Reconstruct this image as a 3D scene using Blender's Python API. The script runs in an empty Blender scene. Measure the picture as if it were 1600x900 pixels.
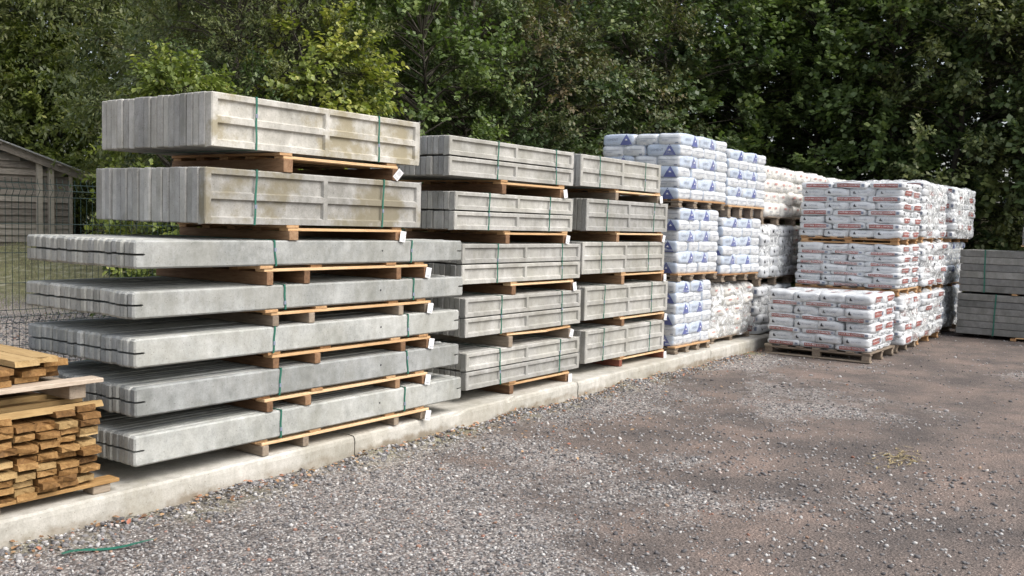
import bpy, bmesh, math, random
import numpy as np
from mathutils import Vector, Matrix, noise as mnoise
random.seed(7); rng = np.random.default_rng(7)
scene = bpy.context.scene
COL = scene.collection
R = math.radians

# ------------------------------------------------------------------ camera
cam = bpy.data.cameras.new('camera'); cam_o = bpy.data.objects.new('camera', cam); COL.objects.link(cam_o)
scene.camera = cam_o
cam.sensor_width = 36; cam.lens = 1500 / 1600 * 36; cam.clip_start = .05; cam.clip_end = 1500
MC = [[0.58028181, -0.039047, 0.81347917], [-0.81394503, -0.0617613, 0.57764958], [0.02768605, -0.99732686, -0.06762107]]
cam_o.matrix_world = Matrix(((MC[0][0], -MC[0][1], -MC[0][2], 0), (MC[1][0], -MC[1][1], -MC[1][2], 0), (MC[2][0], -MC[2][1], -MC[2][2], 1.66), (0, 0, 0, 1)))
CH = 1.66

# ------------------------------------------------------------------ light
SUN_EL, SUN_AZ = 50, -78        # azimuth of the sun, degrees from +X towards +Y
w = bpy.data.worlds.new('World'); scene.world = w; w.use_nodes = True
nt = w.node_tree; bg = nt.nodes['Background']
sky = nt.nodes.new('ShaderNodeTexSky'); sky.sky_type = 'NISHITA'; sky.sun_disc = False
sky.sun_elevation = R(SUN_EL); sky.sun_rotation = R(90 - SUN_AZ); sky.dust_density = 4; sky.air_density = 1.0; sky.ozone_density = .6
hs = nt.nodes.new('ShaderNodeHueSaturation'); hs.inputs['Saturation'].default_value = .5   # thin overcast: paler than a clear sky
nt.links.new(sky.outputs[0], hs.inputs['Color']); nt.links.new(hs.outputs[0], bg.inputs[0]); bg.inputs[1].default_value = .15
sl = bpy.data.lights.new('sun', 'SUN'); sl.energy = 1.25; sl.angle = R(38); sl.color = (1, .975, .94)
so = bpy.data.objects.new('sun', sl); COL.objects.link(so)
sd = Vector((math.cos(R(SUN_EL)) * math.cos(R(SUN_AZ)), math.cos(R(SUN_EL)) * math.sin(R(SUN_AZ)), math.sin(R(SUN_EL))))
so.rotation_euler = sd.to_track_quat('Z', 'Y').to_euler(); so.location = (0, 0, 30)
scene.view_settings.view_transform = 'Standard'; scene.view_settings.look = 'None'
scene.view_settings.exposure = .78; scene.view_settings.gamma = 1

# ------------------------------------------------------------------ helpers
def tag(o, label=None, cat=None, group=None, kind=None):
    if label: o['label'] = label
    if cat: o['category'] = cat
    if group: o['group'] = group
    if kind: o['kind'] = kind
    return o
def empty(name, loc=(0, 0, 0), rz=0):
    o = bpy.data.objects.new(name, None); o.empty_display_size = .1
    COL.objects.link(o); o.location = loc; o.rotation_euler = (0, 0, rz); return o
def obj(name, me, parent=None, loc=(0, 0, 0), rot=(0, 0, 0), scale=(1, 1, 1)):
    o = bpy.data.objects.new(name, me); COL.objects.link(o); o.parent = parent
    o.location = loc; o.rotation_euler = rot; o.scale = scale; return o
def mesh_np(name, V, F, mats, matidx=None, smooth=False, attrs=None):
    """V (n,3); F list of equal-sized faces as int array (m,k)"""
    V = np.asarray(V, np.float32); F = np.asarray(F, np.int32); m, k = F.shape
    me = bpy.data.meshes.new(name)
    me.vertices.add(len(V)); me.vertices.foreach_set('co', V.ravel())
    me.loops.add(m * k); me.loops.foreach_set('vertex_index', F.ravel())
    me.polygons.add(m); me.polygons.foreach_set('loop_start', np.arange(0, m * k, k, dtype=np.int32))
    try: me.polygons.foreach_set('loop_total', np.full(m, k, np.int32))
    except Exception: pass
    for mt in (mats if isinstance(mats, (list, tuple)) else [mats]): me.materials.append(mt)
    if matidx is not None: me.polygons.foreach_set('material_index', np.asarray(matidx, np.int32))
    if smooth: me.polygons.foreach_set('use_smooth', np.ones(m, bool))
    for an, dom, arr in (attrs or []):
        a = me.attributes.new(an, 'FLOAT', dom); a.data.foreach_set('value', np.asarray(arr, np.float32))
    me.update(calc_edges=True); return me
def bm_mesh(name, bm, mat, smooth=False):
    bmesh.ops.recalc_face_normals(bm, faces=bm.faces)
    me = bpy.data.meshes.new(name); bm.to_mesh(me); bm.free()
    for mt in (mat if isinstance(mat, (list, tuple)) else [mat]): me.materials.append(mt)
    if smooth:
        for p in me.polygons: p.use_smooth = True
    return me
def bm_box(bm, c, s, rz=0):
    r = bmesh.ops.create_cube(bm, size=1)
    M = Matrix.Translation(c) @ Matrix.Rotation(rz, 4, 'Z') @ Matrix.Diagonal((s[0], s[1], s[2], 1))
    bmesh.ops.transform(bm, matrix=M, verts=r['verts']); return r['verts']
_bc = {}
def box_mesh(dims, mat, bev=.003, name='block'):
    key = (tuple(round(d, 3) for d in dims), mat.name, bev)
    if key not in _bc:
        bm = bmesh.new(); bm_box(bm, (0, 0, 0), dims)
        if bev: bmesh.ops.bevel(bm, geom=bm.edges[:], offset=bev, segments=1, affect='EDGES')
        _bc[key] = bm_mesh(name, bm, mat)
    return _bc[key]
def tube(bm, p0, p1, r0, r1, n=6):
    p0 = Vector(p0); p1 = Vector(p1); d = p1 - p0
    if d.length < 1e-6: return
    q = d.to_track_quat('Z', 'Y')
    a = [bm.verts.new(p0 + q @ Vector((math.cos(i * 2 * math.pi / n) * r0, math.sin(i * 2 * math.pi / n) * r0, 0))) for i in range(n)]
    b = [bm.verts.new(p1 + q @ Vector((math.cos(i * 2 * math.pi / n) * r1, math.sin(i * 2 * math.pi / n) * r1, 0))) for i in range(n)]
    for i in range(n): bm.faces.new((a[i], a[(i + 1) % n], b[(i + 1) % n], b[i]))
    if n > 3: bm.faces.new(a[::-1]); bm.faces.new(b)
def fbm(x, y, z=0., s=1., o=3):
    v = 0; a = 1; t = 0
    for i in range(o):
        v += a * mnoise.noise(Vector((x * s, y * s, z * s))); t += a; a *= .5; s *= 2.1
    return v / t
def sstep(x, a, b):
    t = min(1, max(0, (x - a) / (b - a))); return t * t * (3 - 2 * t)

# ------------------------------------------------------------------ materials
def new_mat(name):
    m = bpy.data.materials.new(name); m.use_nodes = True; n = m.node_tree
    return m, n, n.nodes['Principled BSDF']
def N(n, typ, **kw):
    x = n.nodes.new(typ)
    for k, v in kw.items():
        if k in x.inputs: x.inputs[k].default_value = v
        else: setattr(x, k, v)
    return x
def ramp(n, src, stops):
    r = n.nodes.new('ShaderNodeValToRGB'); cr = r.color_ramp
    while len(cr.elements) < len(stops): cr.elements.new(.5)
    for e, (p, c) in zip(cr.elements, stops):
        e.position = p; e.color = (*c, 1) if len(c) == 3 else c
    n.links.new(src, r.inputs[0]); return r
def mixc(n, f, a, b, mode='MIX'):
    x = n.nodes.new('ShaderNodeMix'); x.data_type = 'RGBA'; x.blend_type = mode
    for s, v in ((0, f), (6, a), (7, b)):
        if hasattr(v, 'links') or hasattr(v, 'is_linked'): n.links.new(v, x.inputs[s])
        else: x.inputs[s].default_value = v if s == 0 else (*v, 1)
    return x.outputs[2]
def mathn(n, op, a, b=0.):
    x = n.nodes.new('ShaderNodeMath'); x.operation = op
    for i, v in enumerate((a, b)):
        if hasattr(v, 'is_linked'): n.links.new(v, x.inputs[i])
        else: x.inputs[i].default_value = v
    return x.outputs[0]
def mapped(n, coord='Object', scale=(1, 1, 1), rnd=0):
    tc = n.nodes.new('ShaderNodeTexCoord'); mp = n.nodes.new('ShaderNodeMapping'); mp.inputs['Scale'].default_value = scale
    n.links.new(tc.outputs[coord], mp.inputs[0])
    if rnd:
        oi = n.nodes.new('ShaderNodeObjectInfo'); m = mathn(n, 'MULTIPLY', oi.outputs['Random'], rnd)
        n.links.new(m, mp.inputs['Location'])
    return mp.outputs[0]
def noise(n, vec, scale, detail=4, rough=.55):
    x = N(n, 'ShaderNodeTexNoise', Scale=scale, Detail=detail, Roughness=rough)
    if vec is not None: n.links.new(vec, x.inputs['Vector'])
    return x.outputs['Fac']
def bump(n, p, h, strength=.3, dist=.01, prev=None):
    b = N(n, 'ShaderNodeBump', Strength=strength, Distance=dist); n.links.new(h, b.inputs['Height'])
    if prev is not None: n.links.new(prev, b.inputs['Normal'])
    n.links.new(b.outputs[0], p.inputs['Normal']); return b.outputs[0]

def concrete(name, lo, hi, stain=0., stain_col=(.2, .18, .115), world=False, rough=.9, lowdirt=0):
    m, n, p = new_mat(name)
    v = mapped(n, 'Object', (1, 1, 1), 0 if world else 37.)
    a = noise(n, v, 2.3, 6, .62); b = noise(n, v, 16, 5, .6); c = noise(n, v, 110, 3, .6)
    s = mathn(n, 'ADD', mathn(n, 'MULTIPLY', a, .6), mathn(n, 'MULTIPLY', b, .4))
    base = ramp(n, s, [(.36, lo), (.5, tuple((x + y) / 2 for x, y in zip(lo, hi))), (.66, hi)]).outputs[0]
    sp = ramp(n, c, [(.3, (.72, .72, .72)), (.55, (1, 1, 1))]).outputs[0]
    base = mixc(n, .55, base, sp, 'MULTIPLY')
    # runs: noise stretched in height
    vs = mapped(n, 'Object', (3, 3, .9), 0 if world else 11.); st = noise(n, vs, 3.2, 6, .7)
    runs = ramp(n, st, [(.4, (.68, .67, .63)), (.56, (1, 1, 1)), (.68, (1.12, 1.12, 1.12))]).outputs[0]
    base = mixc(n, .45, base, runs, 'MULTIPLY')
    ho = N(n, 'ShaderNodeTexVoronoi', Scale=34); n.links.new(v, ho.inputs['Vector'])   # small air holes
    base = mixc(n, .8, base, ramp(n, ho.outputs['Distance'], [(.07, (.45, .44, .42)), (.13, (1, 1, 1))]).outputs[0], 'MULTIPLY')
    if stain:
        k = ramp(n, noise(n, v, 1.9, 6, .68), [(.46, (0, 0, 0)), (.56, (1, 1, 1))]).outputs[0]
        kf = mathn(n, 'MULTIPLY', k, stain); base = mixc(n, kf, base, stain_col)
    if lowdirt:
        g = n.nodes.new('ShaderNodeNewGeometry'); sx = n.nodes.new('ShaderNodeSeparateXYZ'); n.links.new(g.outputs['Position'], sx.inputs[0])
        zz = mathn(n, 'ADD', sx.outputs[2], mathn(n, 'MULTIPLY', noise(n, v, 9, 5, .7), -.12))
        k = ramp(n, zz, [(-.0, (1, 1, 1)), (.03, (0, 0, 0))]).outputs[0]
        pt = ramp(n, noise(n, v, 1.7, 5, .7), [(.42, (.15, .15, .15)), (.58, (1, 1, 1))]).outputs[0]
        base = mixc(n, mathn(n, 'MULTIPLY', mathn(n, 'MULTIPLY', k, pt), lowdirt), base, (.2, .16, .11))
    if not world:
        oi = n.nodes.new('ShaderNodeObjectInfo'); rr = ramp(n, oi.outputs['Random'], [(0, (.72, .73, .74)), (.5, (.90, .90, .89)), (1, (1.08, 1.08, 1.06))]).outputs[0]
        base = mixc(n, 1., base, rr, 'MULTIPLY')
    n.links.new(base, p.inputs['Base Color']); p.inputs['Roughness'].default_value = rough; p.inputs['Specular IOR Level'].default_value = .25
    b1 = bump(n, p, b, .25, .006); bump(n, p, c, .3, .002, b1)
    return m
M_PANEL = concrete('panel_concrete', (.33, .325, .305), (.55, .54, .515), .3, (.28, .27, .22))
M_STAIN = concrete('weathered_panel_concrete', (.34, .33, .30), (.62, .60, .56), .85, (.27, .235, .155))
M_POST = concrete('post_concrete', (.32, .33, .315), (.57, .575, .555), .32, (.29, .285, .24))
M_KERB = concrete('plinth_concrete', (.40, .385, .34), (.60, .58, .53), .22, (.30, .27, .19), world=True, lowdirt=.8)
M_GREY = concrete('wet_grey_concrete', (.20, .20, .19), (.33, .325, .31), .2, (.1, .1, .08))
def wood(name, cols, ramps=(.3, .5, .7), rough=.75, grain=1.):
    m, n, p = new_mat(name)
    v = mapped(n, 'Object', (1.6, 14, 14), 53.)
    a = noise(n, v, 3.5, 6, .65); v2 = mapped(n, 'Object', (1, 2, 2), 17.); b = noise(n, v2, 2.5, 4, .6)
    oi = n.nodes.new('ShaderNodeObjectInfo')
    s = mathn(n, 'ADD', mathn(n, 'MULTIPLY', a, .5), mathn(n, 'MULTIPLY', b, .25)); s = mathn(n, 'ADD', s, mathn(n, 'MULTIPLY', oi.outputs['Random'], .25))
    c = ramp(n, s, list(zip(ramps, cols))).outputs[0]
    d = ramp(n, noise(n, v, 9, 3, .7), [(.33, (.55, .5, .45)), (.5, (1, 1, 1))]).outputs[0]
    c = mixc(n, .5 * grain, c, d, 'MULTIPLY')
    n.links.new(c, p.inputs['Base Color']); p.inputs['Roughness'].default_value = rough; p.inputs['Specular IOR Level'].default_value = .3
    bump(n, p, a, .4, .004); return m
M_PAL = wood('pallet_pine', [(.24, .12, .05), (.46, .27, .13), (.62, .42, .24)])
M_PALD = wood('pallet_bearer_timber', [(.10, .055, .03), (.23, .13, .07), (.37, .24, .14)])
M_PALG = wood('weathered_pallet_timber', [(.13, .10, .075), (.25, .2, .15), (.36, .3, .23)])
M_EDGE = wood('fresh_sawn_pine', [(.50, .30, .14), (.66, .44, .24), (.78, .58, .36)], grain=.6)
M_PLANK = wood('treated_plank_timber', [(.085, .042, .015), (.235, .125, .042), (.41, .25, .10)])
M_PLANKL = wood('pale_treated_plank_timber', [(.24, .15, .06), (.40, .27, .12), (.53, .38, .19)])
M_WHITEWOOD = wood('bleached_deck_board', [(.42, .34, .26), (.58, .49, .39), (.68, .6, .5)])
M_SHED = wood('shed_weatherboard_timber', [(.12, .105, .09), (.25, .225, .195), (.40, .37, .32)])
M_SHEDP = wood('shed_post_timber', [(.30, .27, .22), (.42, .385, .33), (.52, .48, .42)])
M_BARK = wood('bark', [(.03, .027, .02), (.055, .048, .036), (.10, .09, .07)])
def plain(name, col, rough=.5, spec=.4, nz=0, metal=0):
    m, n, p = new_mat(name); p.inputs['Roughness'].default_value = rough; p.inputs['Specular IOR Level'].default_value = spec; p.inputs['Metallic'].default_value = metal
    v = mapped(n); a = noise(n, v, 25, 4); c = ramp(n, a, [(.3, tuple(x * (1 - nz) for x in col)), (.7, tuple(min(1, x * (1 + nz)) for x in col))]).outputs[0]
    n.links.new(c, p.inputs['Base Color']); return m
M_STRAP = plain('green_strap_plastic', (.02, .13, .09), .4, .5, .15)
M_FENCE = plain('green_coated_wire', (.006, .026, .022), .6, .5, .1)
M_TAG = plain('label_paper', (.82, .82, .82), .6, .3, .03)
M_INK = plain('label_ink', (.42, .44, .47), .7, .2, .1)
M_ROOF = plain('roof_sheet_metal', (.32, .33, .33), .5, .4, .2)
def plastic(name, col, rough=.42, sc=9):
    m, n, p = new_mat(name); p.inputs['Roughness'].default_value = rough; p.inputs['Specular IOR Level'].default_value = .5
    v = mapped(n, 'Object', (1, 1, 1), 23.)
    a = noise(n, v, 14, 5, .6); c = ramp(n, a, [(.3, tuple(x * .9 for x in col)), (.6, col)]).outputs[0]
    n.links.new(c, p.inputs['Base Color'])
    wv = N(n, 'ShaderNodeTexNoise', Scale=sc, Detail=6, Roughness=.6, Distortion=1.6); n.links.new(v, wv.inputs['Vector'])
    bump(n, p, wv.outputs['Fac'], .6, .014); return m
M_BLUEBAG = plastic('pale_blue_bag_plastic', (.50, .57, .67), .4, 5)
M_WHITEBAG = plastic('white_bag_plastic', (.62, .64, .655))
M_CREAMBAG = plastic('cream_bag_plastic', (.70, .685, .64), .45, 7)
M_NAVY = plastic('navy_bag_print', (.12, .145, .34))
M_RED = plastic('brick_red_bag_print', (.31, .105, .09))
M_PINK = plastic('faint_red_bag_print', (.58, .33, .30))
M_BLACK = plain('black_print_and_hole_shade', (.03, .03, .035), .5)
M_GREYINK = plain('grey_bag_print', (.20, .23, .30), .5)
M_WINK = plain('white_bag_print', (.85, .85, .85), .5)
def wrapmat(name='clear_crinkled_wrap', alpha=.16):
    m, n, p = new_mat(name); out = n.nodes['Material Output']
    p.inputs['Base Color'].default_value = (.93, .95, .95, 1); p.inputs['Roughness'].default_value = .16; p.inputs['Specular IOR Level'].default_value = .7
    v = mapped(n, 'Object', (1, 1, 1), 9.)
    wv = N(n, 'ShaderNodeTexNoise', Scale=7, Detail=8, Roughness=.68, Distortion=2.2); n.links.new(v, wv.inputs['Vector'])
    vo = N(n, 'ShaderNodeTexVoronoi', Scale=13); n.links.new(v, vo.inputs['Vector'])
    h = mathn(n, 'ADD', wv.outputs['Fac'], mathn(n, 'MULTIPLY', vo.outputs['Distance'], .35)); bump(n, p, h, 1., .05)
    tr = n.nodes.new('ShaderNodeBsdfTransparent'); mx = n.nodes.new('ShaderNodeMixShader')
    f = ramp(n, wv.outputs['Fac'], [(.42, (alpha * .4,) * 3), (.6, (alpha * 2.6,) * 3)]).outputs[0]
    n.links.new(f, mx.inputs[0]); n.links.new(tr.outputs[0], mx.inputs[1]); n.links.new(p.outputs[0], mx.inputs[2]); n.links.new(mx.outputs[0], out.inputs[0]); return m
M_WRAP = wrapmat(alpha=.10); M_WRAPC = wrapmat('thin_clear_wrap', .075); M_WRAPH = wrapmat('thick_crinkled_wrap', .42)
def leafmat(name, cols, trans=.3, rough=.45):
    m, n, p = new_mat(name); out = n.nodes['Material Output']
    at = n.nodes.new('ShaderNodeAttribute'); at.attribute_name = 'tone'
    k = len(cols); c = ramp(n, at.outputs['Fac'], [(i / (k - 1), cols[i]) for i in range(k)]).outputs[0]
    hs_ = n.nodes.new('ShaderNodeHueSaturation'); hs_.inputs['Saturation'].default_value = .92; hs_.inputs['Hue'].default_value = .49; hs_.inputs['Value'].default_value = 1.5; n.links.new(c, hs_.inputs['Color']); c = hs_.outputs[0]
    n.links.new(c, p.inputs['Base Color']); p.inputs['Roughness'].default_value = rough; p.inputs['Specular IOR Level'].default_value = .4
    t = n.nodes.new('ShaderNodeBsdfTranslucent'); n.links.new(mixc(n, 1., c, (1.0, 1.15, .5), 'MULTIPLY'), t.inputs[0])
    mx = n.nodes.new('ShaderNodeMixShader'); mx.inputs[0].default_value = trans
    n.links.new(p.outputs[0], mx.inputs[1]); n.links.new(t.outputs[0], mx.inputs[2]); n.links.new(mx.outputs[0], out.inputs[0]); return m
L_HAZEL = leafmat('hazel_leaves', [(.045, .078, .022), (.075, .12, .03), (.115, .165, .04), (.19, .225, .055)])
L_DARK = leafmat('dark_hedge_leaves', [(.026, .05, .018), (.045, .078, .026), (.068, .105, .034), (.12, .15, .045)])
L_OLIVE = leafmat('olive_willow_leaves', [(.045, .066, .026), (.075, .10, .036), (.115, .138, .046), (.17, .18, .06)])
L_YELLOW = leafmat('yellow_green_leaves', [(.06, .09, .018), (.11, .15, .025), (.17, .21, .035), (.26, .27, .05)])
L_RUST = leafmat('rust_tinged_leaves', [(.03, .05, .018), (.052, .074, .028), (.085, .096, .036), (.12, .092, .042)])
L_DEAD = leafmat('dead_leaves', [(.10, .055, .025), (.2, .12, .05), (.3, .2, .09), (.28, .1, .05)], .1)
L_GRASS = leafmat('grass_blades', [(.12, .13, .055), (.2, .215, .09), (.31, .31, .16), (.42, .4, .24)], .2, .6)

# ------------------------------------------------------------------ ground
def kerbY(x): return 4.58 + .0245 * (x - 2.8)
def dirt(x, y):
    """0 loose gravel .. 1 bare compacted earth"""
    v = fbm(x, y, 3.1, .6, 3) * 1.6 + .50 + .055 * (x - 6) - .20 * (y - 2.6) + fbm(x, y, 9., 2.3, 2) * .45
    for bx, by, r_, k_ in ((4.6, 2.9, .9, .3), (6.9, 2.3, 1.1, .55), (8.2, 3.0, 1.3, .3), (5.6, 1.1, .8, .35), (3.4, 3.6, 1.2, -.35)):
        v += k_ * math.exp(-(((x - bx) / 1.6) ** 2 + (y - by) ** 2) / r_ ** 2)
    v += .10 * math.sin(y * 3.6 + .5 * fbm(x, y, 2, .5, 2)) * sstep(x, 4, 8)
    return min(1, max(0, v))
def bank(x, y):
    d = min(max(y - 8.3, x - 20.3), x - (.6 * y - .0)); return 2.3 * sstep(d, 0, 4.2)  # earth bank added behind the hedge to stop light leaking through the leaves
def gz(x, y):
    z = bank(x, y) + .012 * fbm(x, y, 0, 1.3, 2)
    if -.5 < y - kerbY(x) < .1 and x < 13: z += max(0, (.03 + .07 * fbm(x, y, 4, 1.9, 3))) * sstep(y - kerbY(x), -.45, -.02)
    if y > 7.6:
        dp = .813 * x + .578 * y; z += .8 * sstep(dp, 17, 24)
    return z
def axis(lo, hi, fine_lo, fine_hi, step):
    a = list(np.arange(fine_lo, fine_hi + 1e-6, step)); s = step; x = fine_hi
    while x < hi: s *= 1.35; x += s; a.append(x)
    s = step; x = fine_lo
    while x > lo: s *= 1.35; x -= s; a.insert(0, x)
    return np.array(a)
gx = axis(-420, 460, 1, 24, .14); gy = axis(-420, 460, -.5, 14, .14)
GX, GY = np.meshgrid(gx, gy)
Vg = np.zeros((GX.size, 3)); Vg[:, 0] = GX.ravel(); Vg[:, 1] = GY.ravel()
dv = np.zeros(GX.size); gv = np.zeros(GX.size); pv = np.zeros(GX.size)
for i in range(GX.size):
    x, y = Vg[i, 0], Vg[i, 1]; Vg[i, 2] = gz(x, y); dv[i] = dirt(x, y)
    dp = .813 * x + .578 * y; ke = y - kerbY(x)
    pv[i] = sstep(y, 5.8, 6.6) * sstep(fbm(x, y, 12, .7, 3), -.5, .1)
    gv[i] = max(.85 * sstep(ke, -.3, -.03) * sstep(fbm(x, y, 8, 2.4, 3), -.15, .35) if ke < .1 and 0 < x < 13.4 else 0, sstep(dp + 1.5 * fbm(x, y, 5, .8, 2), 16, 19) * (1 if y > 7 else 0), sstep(bank(x, y), .02, .3))
nx_, ny_ = len(gx), len(gy)
I = np.arange(nx_ * ny_).reshape(ny_, nx_)
Fg = np.stack([I[:-1, :-1].ravel(), I[:-1, 1:].ravel(), I[1:, 1:].ravel(), I[1:, :-1].ravel()], 1)
m, n, p = new_mat('yard_gravel')
at = n.nodes.new('ShaderNodeAttribute'); at.attribute_name = 'dirt'; ag = n.nodes.new('ShaderNodeAttribute'); ag.attribute_name = 'green'
v = mapped(n)
vo = N(n, 'ShaderNodeTexVoronoi', Scale=58); n.links.new(v, vo.inputs['Vector'])
vo2 = N(n, 'ShaderNodeTexVoronoi', Scale=120); n.links.new(v, vo2.inputs['Vector'])
sep = n.nodes.new('ShaderNodeSeparateColor'); n.links.new(vo.outputs['Color'], sep.inputs[0])
stone = ramp(n, sep.outputs[0], [(0, (.12, .112, .108)), (.35, (.20, .188, .18)), (.65, (.29, .274, .262)), (.9, (.42, .405, .385)), (1, (.22, .16, .14))]).outputs[0]
edge = ramp(n, vo.outputs['Distance'], [(.25, (1, 1, 1)), (.62, (.45, .42, .41))]).outputs[0]
stone = mixc(n, .8, stone, edge, 'MULTIPLY')
stone = mixc(n, .8, stone, ramp(n, noise(n, v, .8, 6, .6), [(.35, (.72, .70, .69)), (.6, (1.12, 1.1, 1.08))]).outputs[0], 'MULTIPLY')
sep2 = n.nodes.new('ShaderNodeSeparateColor'); n.links.new(vo2.outputs['Color'], sep2.inputs[0])
earth = ramp(n, noise(n, v, 1.3, 6, .65), [(.35, (.085, .074, .069)), (.5, (.125, .104, .093)), (.65, (.18, .14, .12))]).outputs[0]
fine = ramp(n, sep2.outputs[1], [(0, (.62, .62, .62)), (.7, (1, 1, 1)), (.93, (1.15, 1.15, 1.15)), (1, (2., 2., 2.))]).outputs[0]
earth = mixc(n, .85, earth, fine, 'MULTIPLY')
f = ramp(n, mathn(n, 'ADD', at.outputs['Fac'], mathn(n, 'MULTIPLY', mathn(n, 'SUBTRACT', noise(n, v, 9, 6, .7), .5), 1.3)), [(.36, (0, 0, 0)), (.62, (1, 1, 1))]).outputs[0]
yard = mixc(n, f, stone, earth)
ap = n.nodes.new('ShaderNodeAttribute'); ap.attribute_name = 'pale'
yard = mixc(n, ap.outputs['Fac'], yard, mixc(n, 1., stone, (2.2, 2.1, 1.95), 'MULTIPLY'))  # pale far gravel, colour lightened further to make up for the stacks' shadow
green = ramp(n, noise(n, v, 3, 7, .75), [(.35, (.17, .15, .10)), (.5, (.26, .25, .13)), (.62, (.45, .43, .32))]).outputs[0]
yard = mixc(n, 1., yard, (1.24, 1.24, 1.23), 'MULTIPLY'); n.links.new(mixc(n, ag.outputs['Fac'], yard, green), p.inputs['Base Color']); p.inputs['Roughness'].default_value = .95; p.inputs['Specular IOR Level'].default_value = .2
hb = mathn(n, 'SUBTRACT', 1., vo.outputs['Distance']); b1 = bump(n, p, hb, .7, .012); hb2 = mathn(n, 'SUBTRACT', 1., vo2.outputs['Distance']); bump(n, p, hb2, .5, .006, b1)
M_GROUND = m
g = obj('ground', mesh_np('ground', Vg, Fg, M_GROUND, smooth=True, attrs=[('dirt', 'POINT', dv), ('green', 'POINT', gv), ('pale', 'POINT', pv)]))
tag(g, 'gravel and compacted red-brown earth of the storage yard', kind='structure')

# loose stones as real geometry
def stone_template(seed):
    r = random.Random(seed); bm = bmesh.new(); bmesh.ops.create_icosphere(bm, subdivisions=1, radius=.5)
    sx, sy, sz = 1, r.uniform(.6, .95), r.uniform(.4, .7)
    for vtx in bm.verts:
        k = r.uniform(.72, 1.2); vtx.co = Vector((vtx.co.x * sx * k, vtx.co.y * sy * k, vtx.co.z * sz * k))
    return bm
tmpl = []
for s in range(10):
    bm = stone_template(s); bm.verts.ensure_lookup_table(); bm.verts.index_update()
    tmpl.append((np.array([v_.co[:] for v_ in bm.verts]), np.array([[q.index for q in f_.verts] for f_ in bm.faces]))); bm.free()
m, n, p = new_mat('loose_stone')
at = n.nodes.new('ShaderNodeAttribute'); at.attribute_name = 'tone'
c = ramp(n, at.outputs['Fac'], [(0, (.10, .096, .098)), (.3, (.19, .183, .182)), (.6, (.30, .29, .285)), (.84, (.44, .43, .415)), (.95, (.6, .58, .55)), (.965, (.3, .15, .11)), (1, (.33, .24, .17))]).outputs[0]
nv = noise(n, mapped(n), 160, 2); c = mixc(n, .5, c, ramp(n, nv, [(.3, (.7, .7, .7)), (.6, (1, 1, 1))]).outputs[0], 'MULTIPLY')
n.links.new(c, p.inputs['Base Color']); p.inputs['Roughness'].default_value = .85; p.inputs['Specular IOR Level'].default_value = .25
M_STONE = m
def scatter_stones(name, pts, sizes, label):
    Vs, Fs, Ts = [], [], []; off = 0
    idx = rng.integers(0, len(tmpl), len(pts))
    for t in range(len(tmpl)):
        sel = np.where(idx == t)[0]
        if not len(sel): continue
        tv, tf = tmpl[t]; k = len(sel)
        a = rng.uniform(0, 6.283, k); tl = rng.normal(0, .25, k); ca, sa = np.cos(a), np.sin(a)
        s = sizes[sel][:, None, None]; V0 = tv[None] * s
        x = V0[..., 0]; y = V0[..., 1]; z = V0[..., 2] + x * tl[:, None]
        W = np.stack([x * ca[:, None] - y * sa[:, None], x * sa[:, None] + y * ca[:, None], z], -1) + pts[sel][:, None, :]
        W[..., 2] += sizes[sel][:, None] * .13
        Vs.append(W.reshape(-1, 3)); Fs.append((tf[None] + (np.arange(k) * len(tv))[:, None, None] + off).reshape(-1, 3)); off += k * len(tv)
        Ts.append(np.repeat(rng.uniform(0, 1, k) ** 1.15, len(tf)))
    me = mesh_np(name, np.concatenate(Vs), np.concatenate(Fs), M_STONE, attrs=[('tone', 'FACE', np.concatenate(Ts))])
    return tag(obj(name, me), label, kind='stuff')
def in_view(x, y):     # ground the photograph shows, with a margin
    return y > .12 * x - .5 and y < kerbY(x) - .02 and (.578 * y + .813 * x) > 3.6
pts, sz = [], []
def add_stones(x0, x1, cnt, s0, s1):
    c_ = 0
    while c_ < cnt:
        x = random.uniform(x0, x1); y = random.uniform(-.5, 4.9)
        c_ += 1
        if not in_view(x, y): continue
        if random.random() < (dirt(x, y) - .15) * 1.35: 
            if random.random() > .09: continue
        s = random.uniform(s0, s1) * (1 if random.random() > .05 else 1.8)
        pts.append((x, y, gz(x, y))); sz.append(s)
add_stones(1.9, 5.5, 36000, .007, .019); add_stones(5.5, 9, 21000, .009, .023); add_stones(9, 19, 12000, .014, .03)
for i in range(2600):   # scattered coarser pieces
    x = random.uniform(2.2, 7.5); y = random.uniform(.3, 4.6)
    if in_view(x, y): pts.append((x, y, gz(x, y))); sz.append(random.uniform(.018, .036))
for i in range(1500):   # coarse ones washed up along the plinth
    x = random.uniform(1.9, 12); yk = kerbY(x) - abs(random.gauss(0, .12)) - .02; pts.append((x, yk, gz(x, yk))); sz.append(random.uniform(.014, .042))
scatter_stones('gravel_stones', np.array(pts), np.array(sz), 'loose grey and pinkish gravel stones across the yard')
pts, sz = [], []
for i in range(6000):
    y = random.uniform(6.4, 15); x = random.uniform(.42 * y, .62 * y + .6); pts.append((x, y, gz(x, y))); sz.append(random.uniform(.015, .05))
scatter_stones('far_gravel_stones', np.array(pts), np.array(sz), 'pale gravel stones beyond the green mesh fence')

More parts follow.
